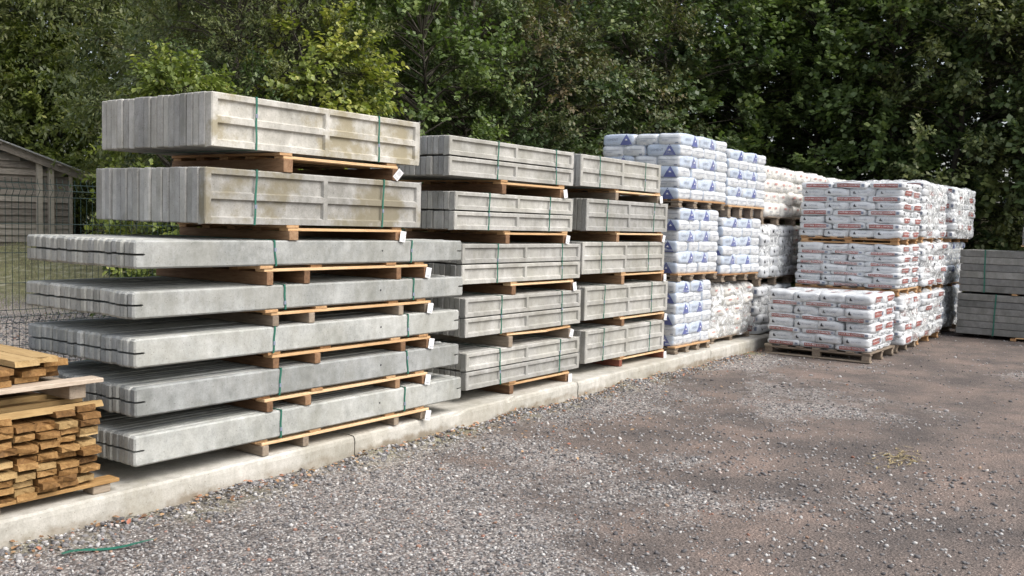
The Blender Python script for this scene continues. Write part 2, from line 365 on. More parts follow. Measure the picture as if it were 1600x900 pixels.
# ------------------------------------------------------------------ concrete plinth
pl = empty('concrete_plinth', (0, 4.6, 0)); tag(pl, 'long low cast concrete plinth carrying the stacks', kind='structure')
joints = [-4.75, -1.6, 1.55, 4.7, 7.75, 11.0, 13.35]
for i in range(len(joints) - 1):
    a, b = joints[i] + .006, joints[i + 1] - .006
    nxs = int((b - a) / .09); bm = bmesh.new()
    prof = [(0, -.02), (.0, .06), (0, .135), (.004, .158), (.016, .17), (.05, .173), (.3, .172), (.8, .172), (1.45, .17), (1.45, -.02)]
    rows = []
    for j in range(nxs + 1):
        x = a + (b - a) * j / nxs; row = []
        e_ = .004 if j in (0, nxs) else 0
        for k, (dy, z) in enumerate(prof):
            nzv = fbm(x, dy * 3, z * 4 + i, 4.5, 3)
            chip = max(0, fbm(x, z, 7 + i, 13, 2) - .28) * .07 if k in (3, 4) else 0
            row.append(bm.verts.new((x, kerbY(x) + dy + (nzv * .008 if dy < .2 else 0) + chip - 4.6, z + (nzv * .004 if z > .1 else 0) - chip - (e_ if z > .1 else 0))))
        rows.append(row)
    for j in range(nxs):
        for k in range(len(prof) - 1): bm.faces.new((rows[j][k], rows[j + 1][k], rows[j + 1][k + 1], rows[j][k + 1]))
    bm.faces.new(rows[0]); bm.faces.new(rows[-1][::-1])
    obj('slab', bm_mesh('slab', bm, M_KERB, smooth=False), pl)

# ------------------------------------------------------------------ bundles of concrete
def panel_mesh(L, Hh, T, nrow, ncol, mat, name):
    """board in x,z with its recessed fields on the -y face; origin at left bottom front"""
    bm = bmesh.new(); fr = .036 if nrow == 2 else .03; dep = .019; sl = .009
    xs = [0, fr * 1.15]; wcell = (L - fr * 1.15 * 2 - fr * (ncol - 1)) / ncol
    for c_ in range(ncol):
        xs.append(xs[-1] + wcell)
        if c_ < ncol - 1: xs.append(xs[-1] + fr)
    xs.append(L)
    zs = [0, fr]; hc = (Hh - 2 * fr - fr * (nrow - 1)) / nrow
    for c_ in range(nrow):
        zs.append(zs[-1] + hc)
        if c_ < nrow - 1: zs.append(zs[-1] + fr)
    zs.append(Hh)
    Vt = {}
    def vt(x, y, z):
        k = (round(x, 5), round(y, 5), round(z, 5))
        if k not in Vt: Vt[k] = bm.verts.new((x, y, z))
        return Vt[k]
    for i in range(len(xs) - 1):
        for j in range(len(zs) - 1):
            x0, x1, z0, z1 = xs[i], xs[i + 1], zs[j], zs[j + 1]
            if i % 2 == 1 and j % 2 == 1:
                o = [(x0, z0), (x1, z0), (x1, z1), (x0, z1)]; q = [(x0 + sl, z0 + sl), (x1 - sl, z0 + sl), (x1 - sl, z1 - sl), (x0 + sl, z1 - sl)]
                for a in range(4):
                    b = (a + 1) % 4; bm.faces.new((vt(o[a][0], 0, o[a][1]), vt(o[b][0], 0, o[b][1]), vt(q[b][0], dep, q[b][1]), vt(q[a][0], dep, q[a][1])))
                bm.faces.new([vt(a_, dep, b_) for a_, b_ in q])
            else: bm.faces.new((vt(x0, 0, z0), vt(x1, 0, z0), vt(x1, 0, z1), vt(x0, 0, z1)))
    for i in range(len(xs) - 1):
        for zz in (0, Hh): bm.faces.new((vt(xs[i], 0, zz), vt(xs[i + 1], 0, zz), vt(xs[i + 1], T, zz), vt(xs[i], T, zz)))
    for j in range(len(zs) - 1):
        for xx in (0, L): bm.faces.new((vt(xx, 0, zs[j]), vt(xx, 0, zs[j + 1]), vt(xx, T, zs[j + 1]), vt(xx, T, zs[j])))
    bmesh.ops.remove_doubles(bm, verts=bm.verts, dist=1e-5)
    bm.faces.new([vt(0, T, 0)] and [v_ for v_ in sorted([v_ for v_ in bm.verts if abs(v_.co.y - T) < 1e-6 and abs(v_.co.z) < 1e-6], key=lambda q: q.co.x)] +
                 [v_ for v_ in sorted([v_ for v_ in bm.verts if abs(v_.co.y - T) < 1e-6 and abs(v_.co.x - L) < 1e-6 and 1e-6 < v_.co.z], key=lambda q: q.co.z)] +
                 [v_ for v_ in sorted([v_ for v_ in bm.verts if abs(v_.co.y - T) < 1e-6 and abs(v_.co.z - Hh) < 1e-6 and v_.co.x < L - 1e-6], key=lambda q: -q.co.x)] +
                 [v_ for v_ in sorted([v_ for v_ in bm.verts if abs(v_.co.y - T) < 1e-6 and abs(v_.co.x) < 1e-6 and 1e-6 < v_.co.z < Hh - 1e-6], key=lambda q: -q.co.z)])
    es = [e for e in bm.edges if all(abs(v_.co.x) < 1e-6 for v_ in e.verts) or all(abs(v_.co.x - L) < 1e-6 for v_ in e.verts) or
          all(abs(v_.co.z - Hh) < 1e-6 and v_.co.y < 1e-6 for v_ in e.verts)]
    es = [e for e in es if len(e.link_faces) == 2 and e.calc_face_angle(0) > .5]
    bmesh.ops.bevel(bm, geom=es, offset=.007, segments=1, affect='EDGES')
    return bm_mesh(name, bm, mat)
def slab_mesh(L, Hh, T, mat, name, r=.006):
    bm = bmesh.new(); bm_box(bm, (L / 2, T / 2, Hh / 2), (L, T, Hh))
    bmesh.ops.bevel(bm, geom=bm.edges[:], offset=r, segments=1, affect='EDGES'); return bm_mesh(name, bm, mat)
def post_mesh(L, Hh, T, mat, name):
    """slotted end post: notch at mid height of both ends"""
    bm = bmesh.new(); sh, sdp = .012, .065; r = .012; m_ = Hh * .5
    pr = [(r, 0), (L - r, 0), (L, r), (L, m_ - sh / 2), (L - sdp + .01, m_ - sh / 2), (L - sdp, m_), (L - sdp + .01, m_ + sh / 2), (L, m_ + sh / 2), (L, Hh - r), (L - r, Hh),
          (r, Hh), (0, Hh - r), (0, m_ + sh / 2), (sdp - .01, m_ + sh / 2), (sdp, m_), (sdp - .01, m_ - sh / 2), (0, m_ - sh / 2), (0, r)]
    f_ = bm.faces.new([bm.verts.new((x, 0, z)) for x, z in pr])
    e_ = bmesh.ops.extrude_face_region(bm, geom=[f_]); bmesh.ops.translate(bm, verts=[v_ for v_ in e_['geom'] if isinstance(v_, bmesh.types.BMVert)], vec=(0, T, 0))
    es = [e for e in bm.edges if (abs(e.verts[0].co.y - e.verts[1].co.y) < 1e-6) and all(v_.co.x < .02 or v_.co.x > L - .02 for v_ in e.verts)]
    bmesh.ops.bevel(bm, geom=es, offset=.0095, segments=1, affect='EDGES')
    return bm_mesh(name, bm, mat)
def strap_mesh(D, Hh, wd=.014, wob=0.):
    bm = bmesh.new(); o, i_ = .004, .0012; ring = []
    loop = []
    k = 8
    for j in range(k + 1): loop.append((-1, j / k))
    loop.append((1, 1)); loop.append((1, 0))
    for s, t in loop:
        y = -o if s < 0 else D + o; z = -o + t * (Hh + 2 * o)
        yi = y + (o - i_) * (1 if s < 0 else -1); zi = min(max(z, -i_), Hh + i_)
        dx = wob * (t - .5) + .002 * math.sin(t * 9) if s < 0 else 0
        ring.append([bm.verts.new((dx - wd / 2, y, z)), bm.verts.new((dx + wd / 2, y, z)), bm.verts.new((dx + wd / 2, yi, zi)), bm.verts.new((dx - wd / 2, yi, zi))])
    nn = len(ring)
    for a in range(nn):
        b = (a + 1) % nn
        for c_ in range(4):
            d_ = (c_ + 1) % 4; bm.faces.new((ring[a][c_], ring[a][d_], ring[b][d_], ring[b][c_]))
    return bm_mesh('strap', bm, M_STRAP)
def bundle(x0, x1, z0, z1, y0, y1, kind, label, group, part, straps, count, mat=None, mats2=None, jx=.006, leanx=0, rows=1):
    L, Hh, D = x1 - x0, z1 - z0, y1 - y0
    root = empty('concrete_post_bundle' if kind == 'post' else 'gravel_board_bundle', (x0, y0, z0)); tag(root, label, 'concrete bundle', group)
    T = D / count; hr = Hh / rows - (.006 if rows > 1 else 0)
    if kind == 'post': me = back = post_mesh(L, hr, T - .0030, mat, part)
    else:
        me = panel_mesh(L, hr, T - .0030, 2 if rows == 1 else 1, 2, mat, part); back = slab_mesh(L, hr, T - .0030, mat if mats2 is None else mats2, part)
    for r_ in range(rows):
        zb = r_ * (Hh - hr) / (rows - 1) if rows > 1 else 0
        for i in range(count):
            first = i == 0
            o = obj(part, me if first or kind == 'post' else back, root, ((random.uniform(-jx, jx) if not first else 0) + leanx * i + (random.uniform(-.006, .008) if rows > 1 else 0), i * T + .0008, zb + (0 if first else random.uniform(-.003, .003))))
            if rows > 1 and not first: o.rotation_euler[1] = 0
    for k, sx in enumerate(straps):
        st_ = obj('strap', strap_mesh(D, Hh, .013, random.uniform(-.02, .02)), root, (sx - x0, 0, 0))
        obj('seal', box_mesh((.017, .003, .024), M_GREYINK, .0008, 'seal'), st_, (0, -.005, Hh * random.uniform(.25, .7)))
    return root

def conv(k, x, z): return x * k, CH + (z - CH) * k
ORD = ['topmost', 'second from the top', 'third from the top', 'fourth from the top', 'fifth from the top', 'sixth from the top', 'lowest']
K1, K2, K3, KC, KW = 1.0267, 1.06, 1.083, 1.087, 1.10
bundle_info = {}
def add_tiers(key, K, tiers, y_back):
    for t in tiers:
        x0, zb = conv(K, t['x'][0], t['z'][0]); x1, zt = conv(K, t['x'][1], t['z'][1]); y0 = 4.5 * K
        st = [s * K for s in t['st']]
        bundle(x0, x1, zb, zt, y0, y0 + y_back, t['k'], t['l'], t['g'], t['p'], st, t['n'], t['m'], t.get('m2'), rows=t.get('rows', 1), jx=t.get('jx', .009))
        bundle_info[t['id']] = (x0, x1, zb, zt, y0, y_back)
G1 = 'banded gravel boards on the nearest stack'; G2 = 'banded end posts on the nearest stack'; G3 = 'banded narrow gravel boards on the second stack'; G4 = 'banded gravel boards on the third stack'
S1 = [dict(id='s1a', x=(3.41, 5.16), z=(2.045, 2.345), k='panel', n=19, m=M_STAIN, m2=M_PANEL, st=(3.72, 4.75), g=G1, p='gravel_board', l='top bundle of wide weathered gravel boards crowning the nearest stack, against the trees'),
      dict(id='s1b', x=(3.37, 5.185), z=(1.61, 1.925), k='panel', n=19, m=M_STAIN, m2=M_PANEL, st=(3.72, 4.80), g=G1, p='gravel_board', l='stained wide gravel board bundle, directly above the slotted concrete posts')]
pz = [(1.365, 1.515), (1.10, 1.245), (.84, .995), (.577, .735), (.312, .477)]
pn = ['top one of the five bundles of slotted concrete posts, under the stained gravel boards', 'second slotted concrete post bundle down, one below the top post bundle', 'middle one of the five slotted concrete post bundles in the nearest stack',
      'slotted concrete post bundle just above the lowest one of the nearest stack', 'lowest slotted concrete post bundle, just above the plinth in the nearest stack']
pst = [(3.87, 5.10), (3.95, 5.13), (3.87, 5.08), (3.92, 5.08), (3.93, 5.06)]
for i in range(5):
    S1.append(dict(id='p%d' % (i + 1), x=(2.935 + (0, -.01, .0, .005, 0)[i], (5.675, 5.70, 5.66, 5.67, 5.71)[i]), z=pz[i], k='post', n=20, m=M_POST, st=pst[i], g=G2, p='concrete_post', l=pn[i]))
add_tiers('s1', K1, S1, 1.12)
def sttop(a): return a
z2 = [(2.0, 2.29), (1.60, 1.885), (1.185, 1.49), (.775, 1.075), (.365, .65)]; x2 = [(5.5, 7.22), (5.58, 7.23), (5.68, 7.38), (5.735, 7.41), (5.765, 7.415)]
st2 = [(6.1, 6.94), (6.0, 6.86), (6.13, 7.08), (6.2, 7.1), (6.2, 7.09)]
S2 = [dict(id='s2%d' % i, x=x2[i], z=z2[i], k='panel', n=19, m=M_PANEL, rows=2, jx=.004, st=st2[i], g=G3, p='narrow_gravel_board',
      l='two-row bundle of narrow gravel boards, %s bundle of the second stack' % ('topmost', 'second highest', 'middle', 'second lowest', 'lowest')[i]) for i in range(5)]
add_tiers('s2', K2, S2, 1.12)
z3 = [(2.01, 2.29), (1.61, 1.90), (1.215, 1.505), (.79, 1.095), (.39, .69)]; x3 = [(7.345, 8.9), (7.47, 9.09), (7.42, 9.05), (7.49, 9.16), (7.525, 9.11)]
st3 = [(7.68, 8.57), (7.84, 8.79), (7.76, 8.7), (7.84, 8.8), (7.85, 8.79)]
S3 = [dict(id='s3%d' % i, x=x3[i], z=z3[i], k='panel', n=19, m=M_PANEL, jx=.004, st=st3[i], g=G4, p='gravel_board',
      l='clean wide gravel board bundle, %s bundle of the third stack beside the cement' % ('topmost', 'second highest', 'middle', 'second lowest', 'lowest')[i]) for i in range(5)]
add_tiers('s3', K3, S3, 1.1)
# mould hole mid face: a black disc on each front post paints its inner shade
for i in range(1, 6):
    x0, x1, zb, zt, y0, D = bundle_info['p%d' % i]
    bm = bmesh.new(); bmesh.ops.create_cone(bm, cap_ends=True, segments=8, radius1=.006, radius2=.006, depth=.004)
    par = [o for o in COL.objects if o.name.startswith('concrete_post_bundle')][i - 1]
    obj('painted_hole_shade', bm_mesh('painted_hole_shade', bm, M_BLACK), par, (1.92, -.0005, (zt - zb) * .55), (R(90), 0, 0))

# ------------------------------------------------------------------ pallets
def label_tag(root, x, y, z, s=.07, lean=0):
    bm = bmesh.new(); bm_box(bm, (0, 0, 0), (s * .8, .0012, s * 1.15)); t = obj('label_tag', bm_mesh('label_tag', bm, M_TAG), root, (x, y, z), (R(lean * .3), R(lean), R(-6)))
    bm = bmesh.new()
    for k in range(5):
        bm_box(bm, (random.uniform(-.004, .004), 0, s * (.4 - .11 * k)), (s * random.uniform(.35, .6), .0008, s * .03))
    for k in range(7): bm_box(bm, (s * (-.25 + .08 * k), 0, -s * .35), (s * random.choice((.02, .045)), .0008, s * .22))
    obj('print', bm_mesh('print', bm, M_INK), t, (0, -.0012, 0))
def pallet(x0, x1, y0, depth, z0, h, bearers, label, group, tagx=True, cross=None, mat=M_PAL, bmat=M_PALD, over=.04, broken=False, lean=8, bw=.05):
    """open pallet: bearers run back along y, deck boards run along x"""
    if random.random() < .3 and bmat is M_PALD: bmat = M_PALG
    root = empty('pallet', (x0, y0, z0)); tag(root, label, 'pallet', group)
    L = x1 - x0; dh = .018; ch = dh if cross else 0; bh = h - dh - ch - .002
    for b in bearers:
        obj('bearer', box_mesh((depth, bw, bh), bmat, .003, 'bearer'), root, (b - x0 + random.uniform(-.004, .004), depth / 2 + random.uniform(-.015, .01), bh / 2), (0, 0, R(90) + random.uniform(-.012, .012)))
    ys = [.045, depth * .27, depth * .5, depth * .73, depth - .045]
    for k, yy in enumerate(ys):
        mt = M_EDGE if k == 0 else mat
        if k == 0 and broken:
            for (a, b, tz) in ((.0, .62, .014), (.60, 1.0, -.012)):
                obj('deck_board', box_mesh((L * (b - a), .085, dh), mt, .002, 'deck_board'), root, (L * (a + b) / 2, yy, bh + dh / 2 + .001), (0, tz * 1.6, random.uniform(-.02, .02)))
        else:
            obj('deck_board', box_mesh((L, .085, dh), mt, .002, 'deck_board'), root, (L / 2 + random.uniform(-.008, .008), yy, bh + dh / 2 + .001), (0, 0, random.uniform(-.008, .008)))
    if cross:
        for c_ in cross:
            obj('cross_board', box_mesh((depth, .10, dh), mat, .002, 'cross_board'), root, (c_ - x0, depth / 2 - random.uniform(-.02, .01), bh + dh * 1.5 + .002), (0, 0, R(90) + random.uniform(-.02, .02)))
    if tagx: label_tag(root, bearers[-1] - x0 + .012, -.022, bh * .5, .066, lean)
    return root
PB = dict(s1a=(3.96, 4.92), s1b=(4.01, 4.98), p1=(3.83, 4.13, 4.98, 5.26), p2=(3.88, 4.18, 5.01, 5.29), p3=(3.90, 4.22, 5.04, 5.31), p4=(3.84, 4.15, 4.99, 5.28), p5=(3.82, 4.15, 5.0, 5.29),
          s20=(6.19, 7.07), s21=(6.26, 7.13), s22=(6.36, 7.27), s23=(6.33, 7.24), s24=(6.38, 7.24), s30=(8.03, 8.9), s31=(8.08, 8.99), s32=(8.19, 9.05), s33=(8.20, 9.10), s34=(8.22, 9.12))
def below(seq):
    for i, k in enumerate(seq):
        zb = bundle_info[k][2]; yield k, zb, (bundle_info[seq[i + 1]][3] if i + 1 < len(seq) else .174)
PL = dict(s1a='pallet with a tilted white tag, between the two highest gravel board bundles', s1b='pallet resting on the top post bundle of the nearest stack, under the stained boards',
          p1='pallet under the top slotted post bundle of the nearest stack', p2='pallet under the second slotted post bundle of the nearest stack', p3='pallet under the middle slotted post bundle of the nearest stack',
          p4='pallet between the two lowest slotted post bundles', p5='pallet standing on the plinth under the lowest slotted post bundle',
          s20='pallet under the topmost narrow gravel boards of the second stack', s21='pallet under the second highest bundle of narrow gravel boards', s22='pallet under the middle bundle of narrow gravel boards',
          s23='pallet with a snapped front board, under the second lowest narrow gravel boards', s24='pallet on the plinth below the narrow gravel boards of the second stack',
          s30='pallet under the topmost bundle of the third stack', s31='pallet under the second highest bundle of the third stack', s32='pallet under the middle bundle of the third stack',
          s33='pallet under the second lowest bundle of the third stack', s34='reddish pallet on the plinth at the foot of the third stack')
M_REDB = wood('red_brown_bearer_timber', [(.09, .03, .02), (.18, .06, .04), (.28, .11, .07)])
for seq, K in ((['s1a', 's1b', 'p1', 'p2', 'p3', 'p4', 'p5'], K1), (['s20', 's21', 's22', 's23', 's24'], K2), (['s30', 's31', 's32', 's33', 's34'], K3)):
    for k, ztop, zbot in below(seq):
        B = [b * K for b in PB[k]]; y0 = 4.5 * K; h = ztop - zbot - .003
        if len(B) == 4: pallet(B[0] - .03, B[3] + .04, y0 + .006, 1.12, zbot + .002, h, B, PL[k], 'pallets under the concrete bundles', cross=(B[0] - .02, B[1] + .09, B[2] - .07, B[3] - .05))
        else: pallet(B[0] - .035, B[-1] + .03, y0 + .006, 1.12, zbot + .002, h, [B[0], B[-1]], PL[k], 'pallets under the concrete bundles', cross=(B[0] - .0, B[-1] - .02), broken=(k == 's23'),
                      lean=(38 if k == 's1a' else random.uniform(-10, 14)), bw=.075 if k[1] == '1' else .06, bmat=M_REDB if k == 's34' else M_PALD)

# ------------------------------------------------------------------ printed text
def text_geo(s, size):
    cu = bpy.data.curves.new('t', 'FONT'); cu.body = s; cu.size = size; cu.resolution_u = 1; cu.align_x = 'CENTER'; cu.align_y = 'CENTER'
    o = bpy.data.objects.new('t', cu); COL.objects.link(o)
    dg = bpy.context.evaluated_depsgraph_get(); me = bpy.data.meshes.new_from_object(o.evaluated_get(dg))
    V = [(v_.co.x, v_.co.y) for v_ in me.vertices]; F = [tuple(p_.vertices) for p_ in me.polygons]
    bpy.data.objects.remove(o); bpy.data.meshes.remove(me); bpy.data.curves.remove(cu); return V, F
T_CEM = text_geo('CEMENT', .042); T_CEMS = text_geo('CEMENT', .022); T_POST = text_geo('POST MIX CONCRETE', .031); T_CONC = text_geo('Concrete', .032)
def rect(x0, z0, x1, z1, nx=4, nz=3):
    V = [(x0 + (x1 - x0) * i / nx, z0 + (z1 - z0) * j / nz) for i in range(nx + 1) for j in range(nz + 1)]; q = nz + 1
    F = [(i * q + j, (i + 1) * q + j, (i + 1) * q + j + 1, i * q + j + 1) for i in range(nx) for j in range(nz)]
    return V, F
def shift(g_, dx, dz): return [(x + dx, z + dz) for x, z in g_[0]], g_[1]
def tri(x, z, w_, h_): # split so it follows the curve
    V = [(x - w_ / 2, z), (x, z), (x + w_ / 2, z), (x - w_ / 4, z + h_ / 2), (x + w_ / 4, z + h_ / 2), (x, z + h_), (x, z + h_ / 2)]
    return V, [(0, 1, 6, 3), (1, 2, 4, 6), (3, 6, 5), (6, 4, 5)]
PN = 9
def bag_mesh(L, W, Hh, seed, mats, side, endm, topm, prints, amp=.008, pn=PN, name='bag'):
    """pillow-shaped filled bag, long axis x, centred; prints = list of (face, geo, material, offset)"""
    def disp(v_):
        q = Vector((v_[0] * 5 + seed * 7.1, v_[1] * 5, v_[2] * 9)); a = mnoise.noise(q) * amp * 1.3 + (abs(mnoise.noise(q * 1.7)) - .25) * amp * .8
        return a
    def mp(a, b, c_, off=0):
        pnorm = (abs(a) ** 14 + abs(b) ** 6.5 + abs(c_) ** 6) ** (1 / pn)
        v_ = Vector((a / pnorm * L / 2, b / pnorm * W / 2, c_ / pnorm * Hh / 2))
        nrm = Vector((a * abs(a) ** 2 / L, b * abs(b) ** 2 / W, c_ * abs(c_) ** 2 / Hh * .5)).normalized()
        sag = -.07 * Hh * (a * a) * (1 if c_ > 0 else .2)
        return v_ + nrm * (disp(v_) + off) + Vector((0, 0, sag))
    bm = bmesh.new(); nx, ny, nz = 12, 8, 6; cache = {}
    def vt(a, b, c_):
        k = (round(a, 4), round(b, 4), round(c_, 4))
        if k not in cache: cache[k] = bm.verts.new(mp(a, b, c_))
        return cache[k]
    def sp(i, n_): return -1 + 2 * i / n_
    for s in (-1, 1):
        for i in range(nx):
            for j in range(ny):
                f_ = bm.faces.new([vt(sp(a, nx), sp(b, ny), s) for a, b in ((i, j), (i + 1, j), (i + 1, j + 1), (i, j + 1))]); f_.material_index = topm
            for j in range(nz):
                f_ = bm.faces.new([vt(sp(a, nx), s, sp(b, nz)) for a, b in ((i, j), (i + 1, j), (i + 1, j + 1), (i, j + 1))]); f_.material_index = side
        for i in range(ny):
            for j in range(nz):
                f_ = bm.faces.new([vt(s, sp(a, ny), sp(b, nz)) for a, b in ((i, j), (i + 1, j), (i + 1, j + 1), (i, j + 1))]); f_.material_index = endm
    bmesh.ops.recalc_face_normals(bm, faces=bm.faces)
    for f_ in bm.faces: f_.smooth = True
    for face, geo, mi, off in prints:
        for s in (-1, 1):
            if face == 'side': fn = lambda x, z: mp(-s * x / (L / 2), s, z / (Hh / 2), off)
            elif face == 'end': fn = lambda x, z: mp(s, s * x / (W / 2), z / (Hh / 2), off)
            else:
                if s < 0: continue
                fn = lambda x, z: mp(x / (L / 2), z / (W / 2), 1, off)
            vs = [bm.verts.new(fn(x, z)) for x, z in geo[0]]
            for f0 in geo[1]:
                try: f_ = bm.faces.new([vs[i] for i in f0]); f_.material_index = mi
                except ValueError: pass
    me = bpy.data.meshes.new(name); bm.to_mesh(me); bm.free()
    for mt in mats: me.materials.append(mt)
    return me
def blue_bag(L, W, Hh, seed):
    h = Hh; tx = L * (.18 + .035 * (seed % 3))
    return bag_mesh(L, W, Hh, seed, [M_BLUEBAG, M_WHITEBAG, M_NAVY, M_WINK, M_GREYINK], 0, 1, 0, [
        ('side', shift(tri(0, 0, .17, h * .88), tx, -h * .44), 2, .0055), ('side', shift(tri(0, 0, .036, h * .16), tx, -h * .08), 3, .0075),
        ('side', shift(T_CEM, -L * .17, -.002), 4, .0065),
        ('end', rect(-W * .38, h * .10, W * .36, h * .125), 4, .0055), ('end', shift(T_CEMS, -W * .14, -h * .12), 4, .0055), ('end', rect(W * .26, -h * .36, W * .38, -h * .28, 1), 4, .0055),
        ('top', rect(-L * .3, -.10, L * .3, .10, 6), 2, .0055), ('top', shift(T_CEM, 0, 0), 3, .0075)], name='cement_bag')
def red_bag(L, W, Hh, seed):
    h = Hh; bx = (-.02, .0, .015, -.01, .02)[seed % 5]
    return bag_mesh(L, W, Hh, seed, [M_WHITEBAG, M_RED, M_WINK, M_BLACK, M_GREYINK, M_PINK], 0, 0, 0, [
        ('side', rect(-.165 + bx, -h * .28, .155 + bx, h * .24, 8), 1, .0055), ('side', shift(T_POST, bx, -.001), 2, .0075), ('side', rect(.165, -h * .2, .205, h * .2, 1), 4, .0055),
        ('end', shift(T_CONC, W * .03, h * .06), 4, .006), ('end', shift(tri(0, 0, .035, h * .3), -W * .27, -h * .05), 3, .006), ('end', rect(-W * .30, -h * .14, -W * .2, -h * .05, 1), 3, .006),
        ('top', rect(-.14, -.07, .14, -.02, 6), 1, .0055), ('top', shift(T_POST, 0, -.045), 2, .0075)], amp=.015, name='concrete_mix_bag')
def cream_bag(L, W, Hh, seed, pink=True):
    h = Hh; pr = [('end', rect(-W * .30, h * .08, -W * .05, h * .22, 2), 1, .0055), ('end', rect(-W * .2, -h * .18, W * .25, -h * .15, 3), 2, .0055), ('side', rect(-.12, -h * .1, .10, h * .12, 6), 1, .0055)] if pink else []
    return bag_mesh(L, W, Hh, seed, [M_CREAMBAG, M_PINK, M_GREYINK], 0, 0, 0, pr, amp=.018, pn=6, name='pale_bag')
def shell(Lx, Ly, Hz, seed, amp=.03, mat=None, sag=True):
    bm = bmesh.new(); nu, nv = 26, 16; cache = {}
    def mp(a, b, c_):
        pn = 12; q = (abs(a) ** pn + abs(b) ** pn + abs(c_) ** pn) ** (1 / pn) if c_ > 0 else (abs(a) ** pn + abs(b) ** pn) ** (1 / pn)
        x, y, z = a / q * Lx / 2, b / q * Ly / 2, (c_ / q if c_ > 0 else c_) * Hz / 2
        nr = Vector((a if abs(a) > .99 else 0, b if abs(b) > .99 else 0, c_ if c_ > .99 else 0)); nr = nr.normalized() if nr.length else nr
        t = mnoise.noise(Vector((x * 4 + seed * 3, y * 4, z * 6))) * amp + (.5 - abs(mnoise.noise(Vector((x * 9, y * 9 + seed, z * 13))))) * amp * .9
        if c_ < -.8: t -= .02; z += mnoise.noise(Vector((x * 5, y * 5, seed))) * .03
        return Vector((x, y, z)) + nr * t
    def vt(a, b, c_):
        k = (round(a, 4), round(b, 4), round(c_, 4))
        if k not in cache: cache[k] = bm.verts.new(mp(a, b, c_))
        return cache[k]
    sp = lambda i, n_: -1 + 2 * i / n_
    for s in (-1, 1):
        for i in range(nu):
            for j in range(nv):
                for f_ in ([(sp(a, nu), s, sp(b, nv)) for a, b in ((i, j), (i + 1, j), (i + 1, j + 1), (i, j + 1))], [(s, sp(a, nu), sp(b, nv)) for a, b in ((i, j), (i + 1, j), (i + 1, j + 1), (i, j + 1))]):
                    bm.faces.new([vt(*q) for q in f_])
    for i in range(nu):
        for j in range(nu): bm.faces.new([vt(sp(a, nu), sp(b, nu), 1) for a, b in ((i, j), (i + 1, j), (i + 1, j + 1), (i, j + 1))])
    return bm_mesh('plastic_wrap', bm, mat or M_WRAP, smooth=True)

def pat_C(kind):
    if kind == 0:   # long, long, end on the front; long, end, end up the side
        r_ = [(0, .38, 0, .29, 0), (.38, .76, 0, .29, 0), (.76, 1, 0, .43, 1), (0, .38, .29, .57, 0), (.38, .76, .29, .57, 0), (0, .25, .57, 1, 1), (.25, .5, .57, 1, 1), (.5, .75, .57, 1, 1), (.76, 1, .45, .9, 1)]
    else:
        r_ = [(i * .25, i * .25 + .25, 0, .43, 1) for i in range(4)] + [(0, .38, .43, .715, 0), (.38, .76, .43, .715, 0), (0, .38, .715, 1, 0), (.38, .76, .715, 1, 0), (.76, 1, .43, .86, 1)]
    return r_
def pat_R(kind):
    if kind == 0: return [(u * .5, u * .5 + .5, v_ * .25, v_ * .25 + .25, 0) for u in range(2) for v_ in range(4)]
    return [(u / 3, u / 3 + 1 / 3, v_ / 3, v_ / 3 + 1 / 3, 1) for u in range(3) for v_ in range(3)]
def pat_W(kind):
    if kind == 0: return [(u * .25, u * .25 + .25, v_ * .5, v_ * .5 + .5, 1) for u in range(4) for v_ in range(2)]
    return [(u * .25, u * .25 + .25, v_ * .5, v_ * .5 + .5, 1) for u in range(4) for v_ in range(2)]
_bagc = {}
def bag_stack(x0, x1, y0, y1, z0, z1, nl, make, pat, first, label, group, hw=(1, 1), wrap=None, jit=.008, name='bag_stack', amp=.03, seed=0, alt=None):
    root = empty(name, (x0, y0, z0)); tag(root, label, 'bag stack', group); Lx, Ly, h = x1 - x0, y1 - y0, (z1 - z0) / nl
    kinds = [(first + (nl - 1 - l)) % 2 for l in range(nl)]; unit_h = (z1 - z0) / sum(hw[k_] for k_ in kinds); zc = 0
    for l in range(nl):
        kk = kinds[l]; top = l == nl - 1; h = unit_h * hw[kk]; zm = zc + h / 2; zc += h
        mk = make if not alt else (alt if kk else make)
        for (u0, u1, v0, v1, al) in pat(kk):
            if not top and u0 > .01 and v0 > .01: continue           # hidden inside the stack
            sx, sy = (u1 - u0) * Lx, (v1 - v0) * Ly; L_, W_ = (sy, sx) if al else (sx, sy)
            key = (mk.__name__, round(L_, 2), round(W_, 2), round(h, 3), random.randrange(5))
            if key not in _bagc: _bagc[key] = mk(L_ * 1.02, W_ * 1.03, h * 1.16, key[-1])
            rz = (R(90) if al else 0) + (math.pi if random.random() < .5 and mk is not blue_bag else 0)
            out = -1 if u0 < .01 else 0; ofy = -1 if v0 < .01 else 0
            o = obj(_bagc[key].name.split('.')[0], _bagc[key], root, ((u0 + u1) / 2 * Lx + random.gauss(0, jit) + out * random.uniform(0, jit), (v0 + v1) / 2 * Ly + random.gauss(0, jit) + ofy * random.uniform(0, jit), zm + random.uniform(-.002, .002)),
                    (random.uniform(-.02, .02), random.uniform(-.012, .012), rz + random.uniform(-.025, .025)))
    if wrap: obj('plastic_wrap', shell(Lx + .015, Ly + .015, z1 - z0 + .02, seed, amp, wrap), root, (Lx / 2, Ly / 2, (z1 - z0) / 2 - .005))
    return root
